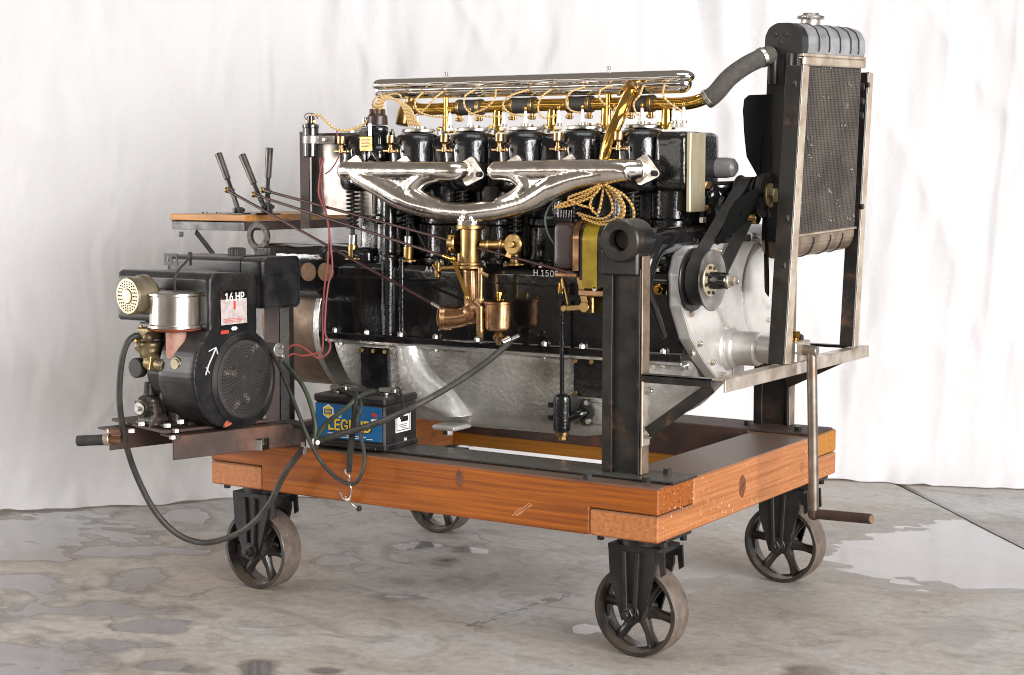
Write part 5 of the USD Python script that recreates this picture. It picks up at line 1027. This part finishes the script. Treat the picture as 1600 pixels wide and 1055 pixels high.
part('muffler_pipe', tube([mc+mu*.09, mc+mu*.14, mc+V(.08, .18, -.02)], .018, 14), 'rust', GE)
def lump(px, py, y, s, seed):
    m = sphere(A(px, py, y=y), 1.0, s, 3); m.vertices += .012*(meshkit.fbm(m.vertices*30, 3, seed)-.5)[:, None]*m.vertex_normals; return m
o_ = A(238, 650, y=-.34)
part('starter_casting', blend([box(o_[0]-.045, o_[0]+.03, -.37, -.30, .66, .755, .010), cyl(o_+V(-.01, -.045, .03), o_+V(-.01, .03, .03), .030, n=24), cyl(o_+V(.035, -.03, -.01), o_+V(.035, .03, -.01), .022, n=20), box(o_[0]-.05, o_[0]+.10, -.375, -.28, .655, .675, .006), cyl(V(o_[0]-.015, -.335, .74), V(o_[0]-.015, -.335, .80), .022, .017, n=20), box(o_[0]+.055, o_[0]+.10, -.33, -.27, .66, .735, .008), lump(262, 622, -.31, (.03, .03, .05), 6)], .007, 3), 'greasy', GE)
part('casting_cap', cat(cyl(o_+V(-.01, -.046, .03), o_+V(-.01, -.052, .03), .022, n=20), hexbolt(o_+V(-.01, -.052, .03), -Y, .016, .01)), 'galv', GE)
part('oil_pipe', tube([o_+V(.05, -.04, .05), o_+V(.06, -.045, .01), o_+V(.04, -.05, -.03)], .006, 8), 'rust', GE)
for dz in (.012, .028, .044): part('casting_fin', box(o_[0]-.048, o_[0]+.033, -.374, -.30, .69+dz, .694+dz, .001), 'greasy', GE)
for px, py in ((222, 665), (283, 662), (275, 676), (262, 668)): part('bolt', hexbolt(A(px, py, y=-.38), Z, .022, .014), 'zinc', GE)
for y0 in (-.30, -.10): part('mounting_foot', box(-1.82, -1.60, y0, y0+.07, .658, .672, .003), 'greasy', GE)
so = A(431, 547, y=.04)
part('solenoid', cat(cyl(so-X*.05, so+X*.015, .026, n=24), cyl(so+V(.01, 0, -.02), so+V(.035, 0, -.02), .008, n=10), cyl(so+V(.01, 0, .012), so+V(.035, 0, .012), .006, n=10)), 'galv', GE)

# ================================================================ battery
bC = A(600, 711, z=ZT+.0); e1_, e2_ = unit(V(-.996, -.07, 0)), unit(V(-.07, .996, 0)); BH = .196; BLn = .285; BD = .20
bC = bC+e2_*.006
def bb_(u0, u1, v0, v1, z0, z1, b=.004): return obox(bC+e1_*(u0+u1)/2+e2_*(v0+v1)/2+Z*((z0+z1)/2), [e1_, e2_, Z], [(u1-u0)/2, (v1-v0)/2, (z1-z0)/2], b)
BT = thing('car_battery', 'black car battery with blue and yellow front label', 'battery', loc=bC)
part('case', cat(bb_(0, BLn, 0, BD, .012, .160, .006), bb_(-.004, BLn+.004, -.004, BD+.004, .011, .030, .003)), 'plastic', BT)
part('lid', cat(bb_(-.003, BLn+.003, -.003, BD+.003, .1615, .188, .006), bb_(.05, BLn-.05, .06, .14, .187, .196, .004)), 'plastic', BT)
part('base_ledge', bb_(.03, BLn-.04, -.010, -.0045, .012, .022, .002), 'plastic', BT)
fo = bC+e1_*BLn; ux = -e1_                                   # writing runs towards the side face
part('front_label', obox(fo+ux*(BLn-.004)*.5-e2_*.0006+Z*.098, [e1_, e2_, Z], [BLn*.47, .0006, .058], .0002), 'blue', BT)
def on(u, z, d=.0014): return fo+ux*u-e2_*d+Z*z
hexa = Polygon([(math.cos(a), math.sin(a)) for a in np.radians(np.arange(0, 360, 60)+90)])
part('label_emblem', prism(affinity.scale(hexa, .0245, .0245, origin=(0, 0)), on(.058, .130), ux, Z, -e2_, 0, .0004), 'white', BT)
part('emblem_centre', prism(affinity.scale(hexa, .0205, .0205, origin=(0, 0)), on(.058, .130, .0019), ux, Z, -e2_, 0, .0004), 'yellow', BT)
part('emblem_text', cat(obox(on(.058, .130, .0026), [ux, e2_, Z], [.0165, .0002, .0085], .0001)), 'blue', BT)
part('emblem_letters', lettering('NAPA', .011, on(.0445, .1245, .0030), ux, Z, .0004, True, width=.027), 'yellow', BT)
part('label_shadow', lettering('LEGEND', .037, on(.058, .066, .0014), ux, Z, .0004, True, width=.175), 'enamel', BT)
part('label_text', lettering('LEGEND', .037, on(.055, .069, .0020), ux, Z, .0006, True, width=.175), 'yellow', BT)
part('label_small_text', cat(lettering('THE', .012, on(.080, .112), ux, Z, .0004, True), *[obox(on(.135+o, z), [ux, e2_, Z], [w, .0002, .0013], .0001) for o, z, w in ((-.05, .057, .03), (0, .052, .075), (.005, .046, .04), (.09, .046, .012))], obox(on(.245, .112), [ux, e2_, Z], [.014, .0002, .004], .0001)), 'white', BT)
part('label_badge', prism(affinity.rotate(affinity.scale(Point(0, 0).buffer(.012), 1, .6), -20), on(.245, .130), ux, Z, -e2_, 0, .0004), 'red', BT)
def os_(v, z, d): return bC-e1_*d+e2_*v+Z*z
def sq(v, z, hv, hz, d): return obox(os_(v, z, d), [e1_, e2_, Z], [.0003, hv, hz], .0001)
part('side_label', sq(.112, .096, .047, .033, .0006), 'white', BT)
part('side_label_border', cat(sq(.112, .096, .042, .028, .0011)), 'enamel', BT); part('side_label_panel', sq(.112, .096, .038, .025, .0016), 'white', BT)
part('side_label_print', cat(sq(.118, .106, .022, .009, .0021), *[sq(.108+.004*k, .088-.006*k, .024-.004*k, .0012, .0021) for k in range(3)]), 'enamel', BT)
part('side_mark', lettering('84', .011, os_(.115, .030, .0008), e2_, Z, .0004, True), 'white', BT)
for u, v in ((.225, .05), (.04, .07)):
    p = bC+e1_*u+e2_*v+Z*.188; part('battery_terminal', cat(cyl(p, p+Z*.02, .011, n=16), obox(p+V(0, 0, .018)-e1_*.012, [e1_, e2_, Z], [.034, .014, .008], .003), hexbolt(p-e1_*.03+Z*.02, -e2_, .014, .014)), 'zinc', BT)
part('carry_handle', tube([bC+e1_*.245+e2_*.06+Z*.20, bC+e1_*.19+e2_*.05+Z*.222, bC+e1_*.14+e2_*.06+Z*.216, bC+e1_*.10+e2_*.07+Z*.196], .007, 8, flat=.5), 'rubber', BT)

# ================================================================ hoses, cables, strap
single('fuel_hose', tube(wire([(797, 534, .335), (785, 545, .30), (760, 566, .24), (715, 597, .12), (650, 634, -.03), (590, 661, -.05), (540, 676, -.055), (500, 688, -.06), (480, 696, -.065), (462, 716, -.07), (442, 745, -.07), (424, 782, -.065), (398, 815, -.06), (362, 838, -.08), (318, 848, -.12), (278, 835, -.17), (243, 800, -.22), (214, 745, -.28), (196, 690, -.34), (187, 630, -.38), (189, 575, -.40), (197, 540, -.40), (209, 526, -.38), (220, 525, -.36)]), .0105, 14, 8), 'hose', 'long dark grey hose looping low from the carburettor to the gas engine', 'hose')
hc = A(798, 531, y=.335); single('hose_end', cat(ring(hc-V(.02, .02, .01), hc+V(.0, .0, .004), .014, .010, 20), cyl(hc, hc+V(.012, .03, .012), .009, n=12)), 'zinc', 'silver clamp where the hose meets the copper carburettor bowl', 'hose clamp')
single('black_cable', tube(wire([(421, 545, .0), (436, 572, -.03), (452, 610, -.07), (468, 650, -.10), (484, 690, -.10), (502, 722, -.09), (524, 745, -.08), (546, 756, -.08), (560, 750, -.08), (569, 725, -.07), (568, 700, -.06), (561, 672, -.05), (558, 656, -.04), (564, 640, -.03), (563, 627, -.01), (552, 618, .02), (535, 611, .06), (520, 606, .09)]), .0066, 12, 8), 'rubber', 'black cable drooping in a loop below the front of the battery', 'cable')
single('black_cable', tube(wire([(398, 661, -.05), (420, 664, -.03), (446, 660, 0), (470, 668, .01), (485, 684, -.05)]), .007, 10, 8), 'rubber', 'short black cable lying on the tray left of the battery', 'cable')
single('green_cable', tube(wire([(590, 612, .14), (575, 614, .06), (560, 621, .0), (545, 634, -.03), (527, 648, -.045), (508, 664, -.05), (494, 686, -.06)]), .0085, 12, 8), 'greenwire', 'dull green cable crossing the blue battery label', 'cable')
single('green_cable', tube(wire([(443, 566, .03), (456, 580, .0), (470, 598, -.03), (482, 622, -.05), (490, 650, -.06), (493, 672, -.065), (489, 690, -.07)]), .0075, 12, 8), 'greenwire', 'dull green cable hanging from the solenoid to the cable clamp', 'cable')
single('thin_black_wire', tube(wire([(616, 616, .2), (622, 606, .17), (628, 622, .1), (630, 640, .05), (627, 655, .05)]), .005, 8, 8), 'rubber', 'short black lead bent over the side of the battery', 'cable')
kc = A(488, 692, y=-.075); single('cable_clamp', cat(obox(kc, [X, Y, Z], [.017, .016, .018], .004), *[hexbolt(kc+V(s*.024, -.008, s*.006), V(s, -.6, 0), .016, .014) for s in (-1, 1)], cyl(kc+V(-.02, -.01, -.012), kc+V(-.024, -.012, -.04), .006, n=8)), 'zinc', 'small silver clamp gathering the cables at the battery corner', 'cable clamp')
ST = thing('rubber_strap', 'dark flat rubber strap hanging down the battery front with a wire hook', 'strap')
part('strap', tube(wire([(556, 612, -.0), (555, 628, -.020), (553, 660, -.022), (548, 700, -.03), (545, 738, -.035)]), [.012, .014, .014, .015, .013], 10, 6, flat=.3, up=Y), 'rubber', ST)
part('wire_hook', tube(wire([(541, 733, -.035), (540, 738, -.035), (546, 744, -.035), (546, 756, -.03), (549, 764, -.025), (549, 774, -.02), (544, 781, -.02), (537, 779, -.02), (531, 768, -.02)]), .0035, 10, 6), 'zinc', ST)
part('wire_hook', tube(wire([(541, 775, -.02), (541, 781, -.02), (548, 786, -.018), (554, 791, -.012), (558, 794, -.008)]), .0035, 10, 6), 'zinc', ST)
q = A(559, 795, y=-.006); part('screw_eye', cat(cyl(q, q+Y*.012, .010, n=14)), 'darksteel', ST)
